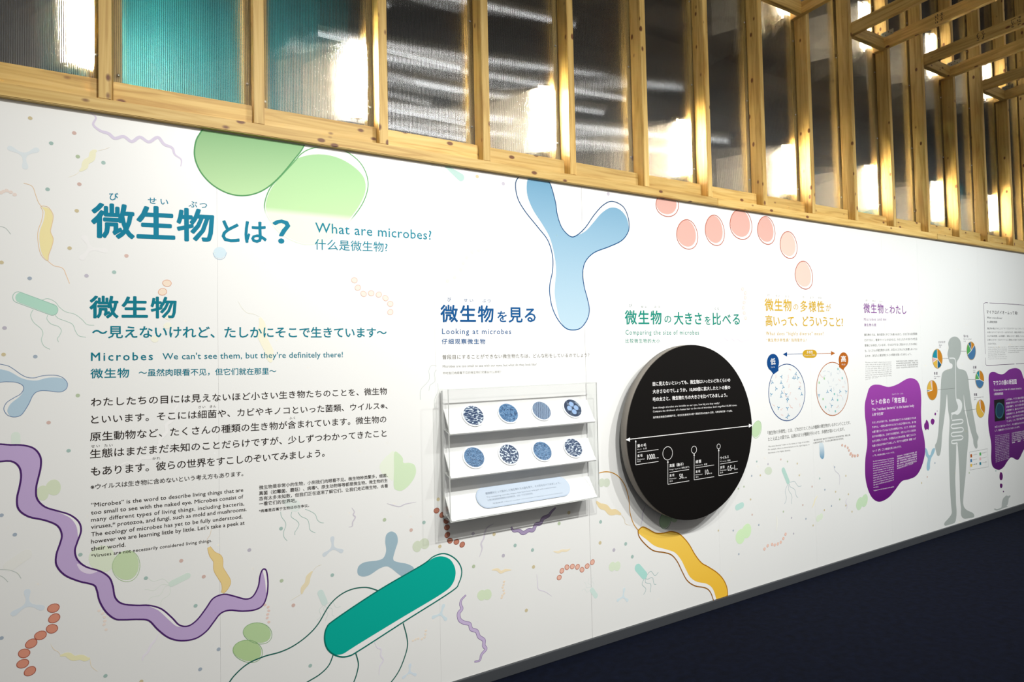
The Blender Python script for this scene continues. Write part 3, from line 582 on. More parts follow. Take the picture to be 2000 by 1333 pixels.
blob('r', [(928, 683, 20, 43), (960, 663, 21, 43)], C(200, 226, 192)); blob('r', [(660, 778, 13, 24), (678, 766, 12, 22)], C(222, 234, 214)); blob('r', [(335, 468, 24, 26)], C(228, 240, 220)); blob('h', [(40, 505, 0.1, .1)], C(228, 240, 220)) if False else None
p = Pr(layer=1); p.poly(sm('g', [(1715, 825), (1770, 840), (1810, 890), (1818, 940), (1880, 940), (1940, 965), (1957, 1040), (1930, 1120), (1870, 1200), (1800, 1250), (1740, 1245), (1708, 1200), (1712, 1020)]), C(222, 244, 208, .84), 1)
p.poly(sm('g', [(1715, 825), (1650, 850), (1590, 910), (1550, 980), (1580, 1060), (1650, 1110), (1708, 1120)]), C(243, 251, 234, .86), 0); p.build('yeast_cell_print', wall, 'pale green heart shaped cells left of the display case')
def fork(cx, cy, r, rot, col, label=None, lay=1):
    X, Z = P2(cx, cy); u = px_m(cx, cy)*r; p = Pr(layer=lay); pts = []
    for k in range(3):
        a = rot+k*2*math.pi/3
        for da, rr in ((-.42, .95), (-.16, 1.12), (.16, 1.12), (.42, .95), (.36, .55), (1.047, .17)):
            w_ = .30 if rr > .9 else .2
            if rr == .17: pts.append((X+u*.2*math.cos(a+1.047), Z+u*.2*math.sin(a+1.047))); continue
            lx = rr if abs(da) < .3 else (.9 if rr > .9 else .45); ly = {.42: .20, .16: .12, .36: .11}[abs(da)]*(1 if da > 0 else -1)
            pts.append((X+u*(lx*math.cos(a)-ly*math.sin(a)), Z+u*(lx*math.sin(a)+ly*math.cos(a))))
        pts.insert(len(pts)-6, (X+u*(.45*math.cos(a)+.11*math.sin(a)), Z+u*(.45*math.sin(a)-.11*math.cos(a))))
    p.poly(smooth(pts, True, 4), col, lay); return p.build('forked_bacterium_print', wall, label)
for cx, cy, r, rot, c in ((47, 303, 24, .6, (212, 220, 224)), (177, 486, 24, 2.0, (232, 238, 242)), (54, 1181, 26, 1.6, (204, 214, 222)), (650, 1071, 20, 1.6, (222, 232, 240)), (800, 1314, 15, 1.5, (205, 218, 228)), (861, 1200, 17, 1.2, (205, 222, 230)), (1217, 1166, 15, 1.35, (205, 220, 226)), (1538, 668, .5, 1, (230, 238, 242))):
    fork(cx, cy, r, rot, C(*c, .84))
p = Pr(layer=1); p.poly(sm('b', [(118, 1050), (135, 1060), (150, 1105), (165, 1105), (180, 1060), (200, 1047), (205, 1062), (192, 1100), (172, 1135), (162, 1180), (160, 1225), (145, 1245), (133, 1230), (134, 1190), (142, 1140), (125, 1110)]), C(160, 200, 218), 1); p.build('forked_bacterium_print', wall, 'blue forked bacterium between the purple blob and the grey figure')
p = Pr(layer=1); p.poly(sm('v', [(512, 1200), (540, 1205), (548, 1260), (545, 1310), (530, 1320), (515, 1300), (512, 1255)]), grad((1603, 870), (1603, 895), C(225, 240, 248), C(130, 175, 205)), 1); p.build('rod_bacterium_print', wall)
p = Pr(layer=1); p.poly(sm(4, [(1190, 268), (1200, 245), (1226, 236), (1250, 245), (1262, 268), (1250, 290), (1226, 300), (1200, 290)]), C(214, 234, 248, .85), 1); p.line(sm(4, [(1188, 268), (1200, 295), (1226, 306), (1252, 295), (1264, 266)], False), 1.0*px_m(430, 500), C(180, 205, 225), 2); p.build('round_cell_print', wall)
def rod(cx, cy, L, r, ang, col, lash=None, label=None):
    """ang in degrees on the wall, pointing from the head end to the lash end"""
    X, Z = P2(cx, cy); u = px_m(cx, cy); a = math.radians(ang); p = Pr(layer=1)
    dx, dz = math.cos(a)*L*u/2, math.sin(a)*L*u/2; p.poly(capsule(X-dx, Z-dz, X+dx, Z+dz, r*u, 8), col, 1)
    if lash:
        for k in range(4):
            s = -.75+k*.5; x, z = X+dx*(1-.5*abs(s)), Z+dz*(1-.5*abs(s)); aa = a+s*.9; pts = []
            for i in range(9):
                t = i/8*L*1.7*u; o_ = math.sin(i*1.25+k)*r*.55*u; pts.append((x+math.cos(aa)*t-math.sin(aa)*o_, z+math.sin(aa)*t+math.cos(aa)*o_))
            p.line(smooth(pts, False, 4), 1.0*u, lash, 0)
    return p.build('rod_bacterium_print', wall, label)
rod(887, 334, 34, 8, -38, C(200, 232, 226), None); rod(351, 1133, 28, 6, 200, C(212, 228, 218), C(222, 230, 222)); rod(630, 1168, 22, 6, -70, C(214, 232, 228), C(220, 230, 226))
rod(1252, 1117, 24, 8, -48, C(168, 216, 208), C(150, 180, 180), 'small teal rod bacterium with flagella below the yellow one'); rod(1160, 1159, 16, 5, 125, C(205, 226, 220), C(220, 228, 226)); rod(1534.5, 930, 28, 5, -62, C(190, 226, 216), C(180, 200, 205))
rod(1444.5, 989.5, 14, 6, 10, C(196, 232, 224)); rod(35, 1095, 30, 10, 35, C(225, 226, 222)); rod(31, 858, 14, 7, -88, C(214, 226, 216))
p = Pr(layer=1)
for f_ in ([(340, 500), (350, 550), (385, 600), (390, 640), (370, 700), (375, 750), (405, 785)], [(450, 500), (445, 550), (500, 590), (520, 625), (500, 670), (480, 700), (480, 728)], [(510, 505), (540, 545), (600, 575), (618, 620), (630, 680), (680, 708)], [(580, 475), (640, 500), (680, 530), (700, 580), (730, 605), (762, 610)]):
    p.line(sm('k', f_, False), 1.0*px_m(560, 1030), C(176, 208, 200), 1)
p.poly(sm('k', [(360, 400), (440, 370), (520, 400), (530, 470), (480, 500), (420, 470)]), C(236, 246, 242, .86), 0); p.build('flagella_print', wall, 'four pale green flagella under the chinese paragraph')
p = Pr(layer=1)
for f_, cid in (([(-10, 705), (50, 708), (95, 725), (118, 755)], 5), ([(-10, 735), (20, 750), (45, 775)], 5), ([(-10, 120), (30, 130), (60, 165)], 4), ([(100, 1055), (105, 960), (180, 870), (180, 780), (205, 735), (250, 740)], 'm'), ([(180, 970), (190, 920), (235, 880), (230, 810), (250, 775)], 'm'), ([(235, 1130), (230, 1060), (265, 970), (260, 900)], 'm')):
    p.line(sm(cid, f_, False), 1.1*px_m(20, 1100), C(205, 216, 212), 1)
p.build('flagella_print', wall)
# ------------------------------------------------------------------ text on the wall
TC, NB, DK, GT = C(14, 128, 158), C(16, 88, 150), C(46, 38, 34), C(26, 146, 128)
TT('title_text', [('微生物', 180, 461, 417, 470, 64, {'bold': .026}), ('とは', 434, 473, 520, 475, 45, {'bold': .022}), ('？', 534, 477, 566, 478, 52, {'bold': .026})], TC, 'large teal title 微生物とは?')
TT('title_reading_text', [('び', 213.6, 390.5, 231, None, 15), ('せい', 289, 397.5, 328.5, None, 13), ('ぶつ', 368.5, 404.6, 404.5, None, 13)], TC, None, bold=.01)
TT('title_translation_text', [('What are microbes?', 615.8, 454, 842.7, 468.5, 19), ('什么是微生物?', 615, 487, 757, 492, 20)], C(20, 140, 165), 'teal line What are microbes?', bold=.006)
TT('heading_text', [('微生物', 176, 619.6, 344, 620, 41, {'bold': .026}), ('〜見えないけれど、たしかにそこで生きています〜', 180.6, 660, 755, 659, 23.5, {'bold': .016})], C(16, 126, 146), 'teal heading of the first text block')
TT('heading_translation_text', [('Microbes', 178, 705, 298.4, 703.6, 15.6, {'bold': .014}), ("We can't see them, but they're definitely there!", 317.6, 702.4, 669.5, 698, 12, {'bold': .006}), ('微生物', 177, 738.8, 252, 737, 18, {'bold': .014}), ('〜虽然肉眼看不见，但它们就在那里〜', 271, 735, 539.5, 731, 13.5, {'bold': .012})], C(14, 120, 140), None)
TT('body_text', [('わたしたちの目には見えないほど小さい生き物たちのことを、微生物', 178, 794, 755.6, 770.5, 16.5), ('といいます。そこには細菌や、カビやキノコといった菌類、ウイルス※、', 178, 828, 757, 799, 16.5), ('原生動物など、たくさんの種類の生き物が含まれています。微生物の', 176, 862, 754.5, 825.5, 17), ('生態はまだまだ未知のことだらけですが、少しずつわかってきたこと', 176, 895.5, 755, 853, 17), ('もあります。彼らの世界をすこしのぞいてみましょう。', 178, 930, 634, 892, 17.5), ('※ウイルスは生き物に含めないという考え方もあります。', 177, 957, 475, 930, 10.5)], DK, 'black japanese paragraph', bold=.009)
TT('reading_text', [('さい', 387.6, 798, 401, None, 5), ('きん', 410, 797, 422, None, 5), ('せい', 178, 875, 195, None, 5.5), ('たい', 204, 873.5, 220, None, 5.5), ('かれ', 298, 899, 313, None, 5.5), ('ふく', 565, 819.6, 576.5, None, 5)], DK, None)
TT('english_text', [('“Microbes” is the word to describe living things that are', 178, 991, 475, 960.8, 8), ('too small to see with the naked eye. Microbes consist of', 178, 1005.8, 475, 974, 8), ('many different types of living things, including bacteria,', 178, 1019.8, 477, 987.4, 8), ('viruses,* protozoa, and fungi, such as mold and mushrooms.', 178, 1033.8, 481.6, 998.6, 8), ('The ecology of microbes has yet to be fully understood,', 178, 1048.3, 473.4, 1012.8, 8), ('however we are learning little by little. Let’s take a peek at', 178, 1062.3, 477.6, 1025, 8), ('their world.', 178, 1076.6, 245.4, 1068, 8), ('*Viruses are not necessarily considered living things.', 178, 1089.8, 414, 1059, 6.4)], DK, 'black english paragraph', bold=.009)
TT('chinese_text', [('微生物是非常小的生物，小到我们肉眼看不见。微生物种类繁多，细菌、', 506, 956.6, 757.6, 932, 7.6), ('真菌（如霉菌、蘑菇）、病毒*、原生动物等等都是微生物。微生物的生', 506, 967.8, 757, 942, 7.6), ('态有太多未知数，但我们正在逐渐了解它们。让我们走近微生物，去看', 506, 978.4, 757.6, 952.5, 7.6), ('一看它们的世界吧。', 506, 988.6, 579, 981.6, 7.6), ('*病毒是否属于生物还存在争议。', 506, 1001.8, 603.6, 990.6, 6)], DK, 'small black chinese paragraph', bold=.0099)
TT('looking_heading_text', [('微生物', 861, 628, 963.8, 628.5, 32, {'bold': .022}), ('を', 972, 629, 989.6, None, 22, {'bold': .016}), ('見る', 994, 629, 1046, 629, 29, {'bold': .02}), ('び', 874, 589, 881, None, 8), ('せい', 906, 590, 924, None, 7), ('ぶつ', 942, 591, 958.5, None, 7), ('Looking at microbes', 863.6, 653, 998, 653, 10.8, {'bold': .004}), ('仔细观察微生物', 863, 672, 947.4, 672, 10, {'bold': .014})], NB, 'blue heading above the display case')
TT('looking_text', [('普段目にすることができない微生物たちは、どんな形をしているのでしょう？', 864, 702, 1151, 697.5, 8.5), ('Microbes are too small to see with our eyes, but what do they look like?', 864.7, 718.5, 1047.8, 714.3, 4.8, {'col': C(150, 150, 146)}), ('平时我们肉眼看不见的微生物们究竟长什么样呢？', 864.7, 731.8, 978.5, 729, 5, {'col': C(165, 165, 160)})], C(112, 108, 100), None)
TT('size_heading_text', [('微生物', 1221, 633, 1292, 633, 26.5, {'bold': .018}), ('の', 1298, 631, 1311, None, 16, {'bold': .012}), ('大きさ', 1316.7, 634, 1370.7, 634, 24, {'bold': .016}), ('を', 1377, 634.5, 1387.5, None, 17.5, {'bold': .012}), ('比べる', 1392, 634.5, 1445, 634.5, 23, {'bold': .014}), ('Comparing the size of microbes', 1221.7, 654, 1365, 654, 9), ('比较微生物的大小', 1221.7, 670, 1288.8, 670, 8, {'bold': .004})], GT, 'green heading above the black disc')
TT('size_reading_text', [('び', 1229, 600, 1234, None, 6), ('せい', 1252, 602, 1264, None, 5), ('ぶつ', 1277, 602, 1289, None, 5), ('くら', 1396, 606, 1404, None, 5.5)], C(130, 150, 146), None)
YH = C(220, 178, 50)
TT('diversity_heading_text', [('微生物', 1494, 606.5, 1546, 607.5, 23, {'bold': .014}), ('の', 1550, 605.5, 1559, None, 13), ('多様性', 1563.6, 608.5, 1610, 609, 21, {'bold': .012}), ('が', 1613.4, 608, 1623, None, 14), ('高いって、どういうこと?', 1495.5, 636.5, 1646.6, 638, 20.5, {'bold': .014}), ('What does “highly diverse” mean?', 1496.3, 655, 1608, 655, 6.8), ('“微生物多样性高” 指的是什么?', 1496.8, 667.8, 1575, 667.5, 6.6)], YH, 'ochre heading of the diversity section')
GT2 = C(110, 112, 108)
TT('diversity_text', [('「微生物の多様性」とは、どれだけたくさんの種類の微生物がいるかということです。', 1499.3, 850, 1661, 829, 7.6), ('たとえば上の図では、右側のほうが種類が多いので、多様性が高いといえます。', 1500, 862.3, 1649.4, 841.5, 7.6), ('“Microbial diversity” refers to the variety or range of microbes.', 1500, 874.4, 1581, 864, 3, {'col': C(150, 150, 148)}), ('For example, there are more varieties on the right diagram, so', 1500, 880.2, 1581, 870, 3, {'col': C(150, 150, 148)}), ('that means it has higher diversity.', 1500, 886.6, 1544, 881, 3, {'col': C(150, 150, 148)}), ('“微生物多样性”指在某个环境中有多少种类的微生物。例如上图，', 1588.6, 862.4, 1661, 851.5, 3.6, {'col': C(150, 150, 148)}), ('右侧的种类更多，可以说右侧的微生物多样性高。', 1588.6, 867.6, 1648, 858.5, 3.6, {'col': C(150, 150, 148)})], GT2, None)
VI = C(140, 70, 160)
TT('body_heading_text', [('微生物', 1687, 611, 1725.7, 612, 18.5, {'bold': .008}), ('と', 1729, 612, 1735, None, 11), ('わたし', 1738, 613, 1770, 613.5, 17, {'bold': .01}), ('Microbes and me', 1687.7, 626.9, 1730.8, 626.6, 5.6, {'col': C(170, 130, 180)}), ('微生物与我', 1688, 637.8, 1711, 637.8, 5.6)], VI, 'violet heading left of the grey figure')
TT('body_intro_text', [('微生物たちは、海の底深くやとても高い山など、さまざまな自然環境', 1688, 656.8, 1791.3, 654.5, 4.8), ('だけでなく、電車やトイレのなかなど、わたしたちのまわりの生活', 1688.4, 667.2, 1791.3, 664.5, 4.8), ('環境にも存在しています。それだけでなく実はわたしたちの体に', 1688.8, 677.5, 1791.3, 674.5, 4.8), ('も、たくさんの微生物がいます。お互いにどのように影響しあってい', 1689.2, 687.8, 1791.3, 684, 4.8), ('るのか、あなたと微生物たちとの関係を探ってみましょう。', 1689.6, 698, 1780, 694, 4.8)], C(140, 140, 138), None)
tiny = ['Microbes are found in many places in nature', 'such as deep in the sea and on high mountains,', 'and also in places around our daily lives such', 'as trains and toilets. What is more, there are', 'many microbes living in our bodies as well. Let', 'us look at how they influence each other and', 'explore the connection between you and these', 'microbes, and find out what they are doing', 'inside of you.']
cn = ['微生物不仅存在于大自然中，如海底和高山，还存在于', '电车和厕所等我们身边的生活环境中。不仅如此，我们', '的体内也有很多微生物。它们是怎样互相影响的呢？', '让我们一起来探索你和微生物的关系吧。']
rows = [(t, 1690.5, 709.5+i*4.15, 1741 if i < 8 else 1715, 708.3+i*3.75, 2.4) for i, t in enumerate(tiny)]+[(t, 1750.5, 707.5+i*4.2, 1793, 706+i*3.9, 2.8) for i, t in enumerate(cn)]
TT('body_intro_small_text', rows, C(168, 168, 166), None)
TT('faint_reading_text', [('び', 1499, 579, 1503, None, 5), ('せい', 1515, 580, 1523, None, 4.5), ('ぶつ', 1533, 581, 1541, None, 4.5), ('た', 1568, 583, 1571, None, 4.5), ('よう', 1582, 583.5, 1589, None, 4.5), ('せい', 1598, 584, 1605, None, 4.5), ('び', 1691, 589, 1694, None, 4), ('せい', 1704, 590, 1710, None, 4), ('ぶつ', 1717, 591, 1723, None, 4)], C(200, 196, 186), None)
chain(0, [(874, 549), (888, 542), (900, 527), (905, 514), (912, 503), (922, 492), (935, 489), (951, 488)], 4, C(250, 246, 228, .86), None)
rod(993, 493, 32, 7, -72, C(232, 246, 242, .86))
# diversity diagram
def ringel(name, cid, pts, col, wd, label):
    p = Pr(layer=1); o = sm(cid, pts); p.poly(o, C(240, 243, 243, .84), 1); p.line(o, wd, col, 4, True); return p, o
def circ(cid, cx, cy, rv, n=40):
    ox, oy, s = Q[cid]; X, Z = P2(ox+cx/s, oy+cy/s); u = px_m(ox+cx/s, oy+cy/s)*rv/s; return X, Z, u, [(X+u*math.cos(2*math.pi*i/n), Z+u*math.sin(2*math.pi*i/n)) for i in range(n)]
def ellw(cid, cx, cy, rx, ry, n=40): return q(cid, [(cx+rx*math.cos(2*math.pi*i/n), cy+ry*math.sin(2*math.pi*i/n)) for i in range(n)])
NBL, ORB = C(14, 74, 140), C(190, 104, 30)
rr = random.Random(4)
for (cx, cy, rx, ry, col, lx, ly, lrx, lry, kanji, lab, hi) in ((261, 811, 139, 217, NBL, 155, 582, 46, 67, '低', 'Low', 0), (610, 784, 122, 204, ORB, 695, 562, 37, 58, '高', 'High', 1)):
    p = Pr(layer=1); o = ellw('v', cx, cy, rx, ry); p.poly(o, C(240, 243, 243, .84), 1); p.line(o, 1.5*px_m(1540, 760), col, 4, True)
    p.poly(ellw('v', lx, ly, lrx, lry, 24), col, 4)
    sgn = 1 if not hi else -1
    p.poly(q('v', [(lx-sgn*lrx*.5, ly+lry*.8), (lx+sgn*lrx*.9, ly+lry*.4), (lx+sgn*lrx*.9, ly+lry*.95), (lx+sgn*lrx*.1, ly+lry*1.35)]), col, 4)
    T(p, kanji, lx-19, ly+15, lx+19, None, 46, WH, .02, 'v', layer=6); T(p, lab, lx-14, ly+41, lx+13, None, 13, WH, 0, 'v', layer=6)
    k = 0; placed = []
    while k < (56 if not hi else 62):
        a = rr.random()*6.283; r_ = math.sqrt(rr.random())*.88; x, y = cx+rx*r_*math.cos(a), cy+ry*r_*math.sin(a)
        if any(abs(x-b[0]) < 26 and abs(y-b[1]) < 30 for b in placed) and rr.random() > .15: k += .34; continue
        placed.append((x, y)); k += 1
        t = rr.random(); X, Z = q('v', [(x, y)])[0]; u = px_m(1540, 760)
        if t < (.5 if not hi else .2):
            rot = rr.random()*2
            for m_ in range(3):
                an = rot+m_*2.094; p.line([(X, Z), (X+4.2*u*math.cos(an), Z+4.2*u*math.sin(an))], 1.5*u, C(110, 165, 200), 3)
        elif t < .8 or not hi:
            an = rr.random()*3; pts = [(X+u*(i*1.8*math.cos(an)-1.1*math.sin(i*1.9)*math.sin(an)), Z+u*(i*1.8*math.sin(an)+1.1*math.sin(i*1.9)*math.cos(an))) for i in range(-2, 3)]
            p.line(pts, .7*u, C(240, 180, 165) if not hi or rr.random() < .3 else C(190, 205, 220), 3)
        else:
            p.poly([(X+a_*u, Z+b_*u) for a_, b_ in ((-2, -2.2), (2, -2.2), (2, 2.2), (-2, 2.2))], C(176, 220, 170) if rr.random() < .6 else C(140, 205, 200), 3)
    p.build('diversity_dish_print', wall, ('blue ringed' if not hi else 'orange ringed')+' dish drawing of microbes')
p = Pr(layer=2); u = px_m(1570, 690)
p.line(q('v', [(250, 519), (390, 515)]), .9*u, NBL, 2); p.line(q('v', [(485, 514), (605, 511)]), .9*u, ORB, 2)
p.poly(q('v', [(230, 519), (263, 502), (263, 536)]), NBL, 3); p.poly(q('v', [(630, 511), (600, 494), (600, 528)]), ORB, 3)
p.poly(q('v', capsule(413, 515, 460, 515, 31)), C(214, 170, 40), 4); T(p, '多様性', 414, 513, 459, None, 20, WH, .01, 'v', layer=6); T(p, 'Diversity 多样性', 396, 533, 477, None, 12, WH, .005, 'v', layer=6)
p.build('diversity_arrow_print', wall, 'double arrow with an ochre tag between the two dishes')
# purple blob one
def bigblob(cid, pts, c0, c1, a, b, lay=2): 
    p = Pr(layer=lay); p.poly(sm(cid, pts, True, 8), grad(a, b, c0, c1), lay); return p
p = bigblob('h', [(90, 560), (100, 530), (120, 513), (155, 512), (200, 523), (245, 510), (290, 484), (320, 477), (350, 492), (366, 530), (371, 590), (370, 660), (374, 730), (388, 800), (390, 870), (372, 940), (345, 985), (310, 1003), (270, 1015), (235, 1060), (200, 1100), (155, 1121), (120, 1105), (95, 1060), (80, 990), (80, 900), (90, 820), (86, 740), (78, 670), (78, 610)], C(166, 72, 178), C(104, 22, 122), (1750, 745), (1720, 975))
p.build('speech_blob_print', wall, 'large purple blob panel left of the grey figure')
V2 = C(128, 40, 140)
p = Pr(layer=2)
for pts in ([(130, 802), (145, 820), (152, 855), (148, 890), (135, 880), (125, 893), (112, 870), (112, 840), (122, 825)], [(180, 792), (197, 800), (200, 820), (188, 845), (172, 835), (168, 810)], [(205, 740), (214, 748), (210, 763), (200, 756)], [(224, 722), (227, 726), (224, 730), (221, 726)]):
    p.poly(sm('b', pts), V2, 2)
p.build('speech_bubbles_print', wall)
WT = C(250, 240, 252, .86)
jl = ['わたしたちの体のうち、外の世界に触れているのは皮膚だけではあ', 'りません。一般的に体のなかとされている口や腸のなかも、食べ物', 'の通り道となっているように外の世界なのです。そして、外界と触れ', '合う体の表面には、さまざまな微生物が、お互いにバランスを保ち', 'ながら共存しています。その数はなんと約100兆個。場所ごとにどん', 'な違いがあるかを比べてみましょう。円グラフは微生物（細菌）のグ']
rows = [('ヒトの体の「常在菌」', 1702.4, 791, 1770, 785.6, 10.5, {'bold': .024}), ('The “resident bacteria” in the human body', 1703, 803, 1785, 795, 5.2, {'bold': .014}), ('人体“共生菌”', 1703, 813, 1726, 810.5, 5.6, {'bold': .014}), ('じょう', 1742.5, 772, 1749, None, 3.4), ('ざい', 1751, 771.5, 1756, None, 3.4), ('きん', 1759, 771, 1764, None, 3.4)]
rows += [(t, 1703.5, 828+i*9.15, 1788.6, 818.5+i*8.1, 4.4) for i, t in enumerate(jl)]
rows += [('ループ（門）ごとの割合を表したものです。', 1704, 884, 1760, 874.5, 4.4), ('※「門」は生物の分類レベルの一つです。', 1704.5, 892.5, 1747, 885.5, 3.4)]
el = ['Our skin is not the only part of our body that', 'contacts the outside world. Though the', 'mouth and intestines seem to be inside the', 'body, they also contact the outside world', 'through the passage of food. On those body', 'surfaces that contact the outside world,', 'countless types of microbes coexist in', 'balance with each other. There are, in fact,', 'nearly 100 trillion of them. Compare the', 'differences of these pie charts, that show', 'the ratios of different groups (phylum) of', 'microbes.']
rows += [(t, 1704.8+i*.1, 903+i*4.62, (1745.5 if i < 11 else 1716), 896.5+i*4.22 if i < 11 else 952, 2.5) for i, t in enumerate(el)]
rows += [('*A phylum is one of the levels used to classify organisms.', 1706, 960, 1746, 952, 2.2)]
cl = ['我们的身体中，与外界接触的不仅仅是皮肤。虽然', '口腔和肠道通常被认为是身体内部，但作为食物的', '通道，它们也和外界接触。在这些与外界接触的身体', '表面，各种各样的微生物保持着平衡共同生存。数', '量大约有100兆个。让我们来比较不同部位的区别。', '饼图表示微生物各个门的比例。']
rows += [(t, 1752, 893.5+i*4.75, 1790.5 if i < 5 else 1784, 885+i*4.3, 3) for i, t in enumerate(cl)]
TT('speech_blob_text', rows, WT, 'white text on the left purple blob', bold=.008, layer=4)
# human figure
p = Pr(layer=1)
hb = [(540, 261), (560, 265), (575, 285), (579, 315), (577, 345), (568, 372), (557, 392), (556, 412), (566, 428), (590, 434), (605, 445), (615, 475), (621, 530), (631, 600), (641, 660), (652, 720), (659, 760), (669, 785), (663, 808), (664, 836), (655, 844), (644, 822), (641, 795), (632, 765), (615, 700), (600, 620), (592, 560), (596, 640), (609, 700), (617, 780), (609, 880), (602, 980), (592, 1080), (590, 1135), (605, 1162), (640, 1180), (646, 1200), (620, 1207), (592, 1208), (579, 1190), (578, 1150), (573, 1100), (571, 1000), (566, 900), (560, 822), (554, 815), (552, 900), (548, 1000), (551, 1080), (552, 1130), (555, 1170), (553, 1203), (545, 1230), (515, 1241), (495, 1246), (492, 1231), (515, 1205), (530, 1180), (528, 1150), (524, 1100), (519, 1000), (516, 900), (515, 800), (519, 700), (511, 640), (505, 560), (499, 620), (489, 700), (481, 760), (478, 800), (474, 850), (466, 880), (455, 880), (449, 862), (443, 828), (452, 808), (460, 760), (465, 680), (470, 600), (473, 520), (478, 462), (490, 440), (515, 430), (532, 424), (533, 405), (520, 396), (514, 380), (508, 352), (514, 320), (512, 295), (521, 272)]
p.poly(sm('h', hb, True, 4), C(184, 192, 188), 1)
u = px_m(1868, 830); GW = C(240, 243, 242, .85)
p.line(sm('h', [(514, 374), (530, 373), (543, 375), (549, 388), (549, 420), (550, 500), (551, 570), (555, 592)], False, 6), 2.4*u, GW, 3)
p.poly(sm('h', [(552, 588), (566, 586), (580, 600), (584, 625), (576, 652), (560, 668), (545, 665), (530, 668), (528, 658), (545, 652), (558, 642), (562, 625), (556, 606)]), GW, 3)
gut = [(532, 662), (528, 685), (535, 697)]; 
p.line(sm('h', [(533, 660), (529, 675), (529, 692)], False), 2.6*u, GW, 3)
xs = (534, 582); y = 694; path = [(531, 696)]
for i in range(6):
    path += [(580 if i % 2 == 0 else 534, 692+i*20-(4 if i % 2 == 0 else 0)), (589 if i % 2 == 0 else 526, 701+i*20), (580 if i % 2 == 0 else 534, 712+i*20-(4 if i % 2 == 0 else 0))] if i < 6 else []
path = [(531, 698), (560, 694), (582, 693), (588, 702), (580, 712), (555, 716), (532, 719), (525, 729), (534, 739), (558, 737), (582, 735), (590, 745), (582, 756), (556, 759), (533, 762), (526, 772), (534, 781), (556, 779), (578, 777), (588, 786), (578, 797), (552, 800), (532, 803), (528, 814), (540, 818), (556, 816), (560, 824)]
p.line(sm('h', path, False, 4), 2.6*u, GW, 4)
p.build('human_figure_print', wall, 'grey human silhouette with white digestive tract')
p = Pr(layer=3); u = px_m(1868, 830)
for a_, b_ in (((482, 375), (520, 374)), ((455, 538), (545, 530)), ((577, 337), (606, 337)), ((612, 483), (652, 484)), ((590, 648), (660, 638))): p.line(q('h', [a_, b_]), .5*u, C(120, 124, 122), 3)
OR, YL, TLc, DB, GN, PKc = C(214, 140, 36), C(236, 192, 80), C(30, 150, 172), C(22, 100, 140), C(90, 180, 100), C(236, 188, 190); HB = C(74, 128, 176)
def pie(cx, cy, r, secs):
    X, Z, u, _ = circ('h', cx, cy, r); a = 0
    for fr, c in secs:
        n = max(2, int(fr*40)); pts = [(X, Z)]+[(X+u*math.sin(2*math.pi*(a+fr*i/n)), Z+u*math.cos(2*math.pi*(a+fr*i/n))) for i in range(n+1)]
        p.poly(pts, c, 4); p.line([(X, Z), pts[1]], .005, WH, 5); a += fr
    p.line([(X+u*math.cos(2*math.pi*i/36), Z+u*math.sin(2*math.pi*i/36)) for i in range(36)], .005, C(200, 170, 110), 5, True)
pie(455, 376, 50, ((.36, OR), (.15, DB), (.18, YL), (.08, PKc), (.23, TLc))); pie(631, 335, 47, ((.14, OR), (.54, HB), (.22, GN), (.10, DB)))
pie(428, 540, 51, ((.73, OR), (.03, HB), (.2, YL), (.04, PKc))); pie(675, 484, 46, ((.30, OR), (.45, HB), (.13, GN), (.12, TLc))); pie(680, 636, 46, ((.36, OR), (.58, YL), (.06, PKc)))
p.build('pie_charts_print', wall, 'five oval pie charts around the grey figure')
TT('figure_labels_text', [('口のなか', 462, 296, 496, 294, 12), ('Mouth', 464, 308, 478, None, 6), ('口腔', 464, 318, 474, None, 6), ('食道', 437, 459, 456, 458, 14, {'bold': .01}), ('Oesophagus', 438, 472, 470, None, 6), ('食管', 438, 482, 448, None, 6), ('髪の毛', 592, 264, 616, 265, 13), ('Hair on the head', 592, 276, 632, None, 6), ('头发', 592, 288, 602, None, 6), ('皮膚', 641, 427, 658, 427, 14, {'bold': .01}), ('Skin', 642, 440, 652, None, 6), ('皮肤', 642, 450, 652, None, 6), ('胃腸', 646, 570, 662, 569, 14, {'bold': .01}), ('Gastrointestinal tract', 647, 582, 696, None, 6), ('肠胃', 647, 592, 657, None, 6)], C(104, 92, 112), None, cid='h')
p = Pr(layer=2); u = px_m(1910, 890)
p.line(q('b', [(505, 1083), (662, 1053), (668, 1210), (509, 1238)]), .6*u, C(150, 152, 152), 2, True)
for i, c in enumerate((C(180, 90, 30), HB, YL)): p.poly(q('b', [(511, 1103+i*42), (525, 1100+i*42), (527, 1127+i*41), (513, 1130+i*41)]), c, 3)
for i, c in enumerate((GN, PKc, C(40, 130, 150))): p.poly(q('b', [(590, 1088+i*42), (604, 1085+i*42), (606, 1110+i*41), (592, 1113+i*41)]), c, 3)
for i, (t1, t2) in enumerate((('フィルミクテス', 'プロテオバクテリア'), ('バクテロイデス', 'シアノバクテリア'), ('放線菌', 'その他'))):
    T(p, t1, 530, 1113+i*42, 570, None, 9, C(110, 112, 112), 0, 'b', layer=3); T(p, t2, 608, 1097+i*42, 652, None, 9, C(110, 112, 112), 0, 'b', layer=3)
p.build('legend_print', wall, 'small boxed legend of coloured squares')
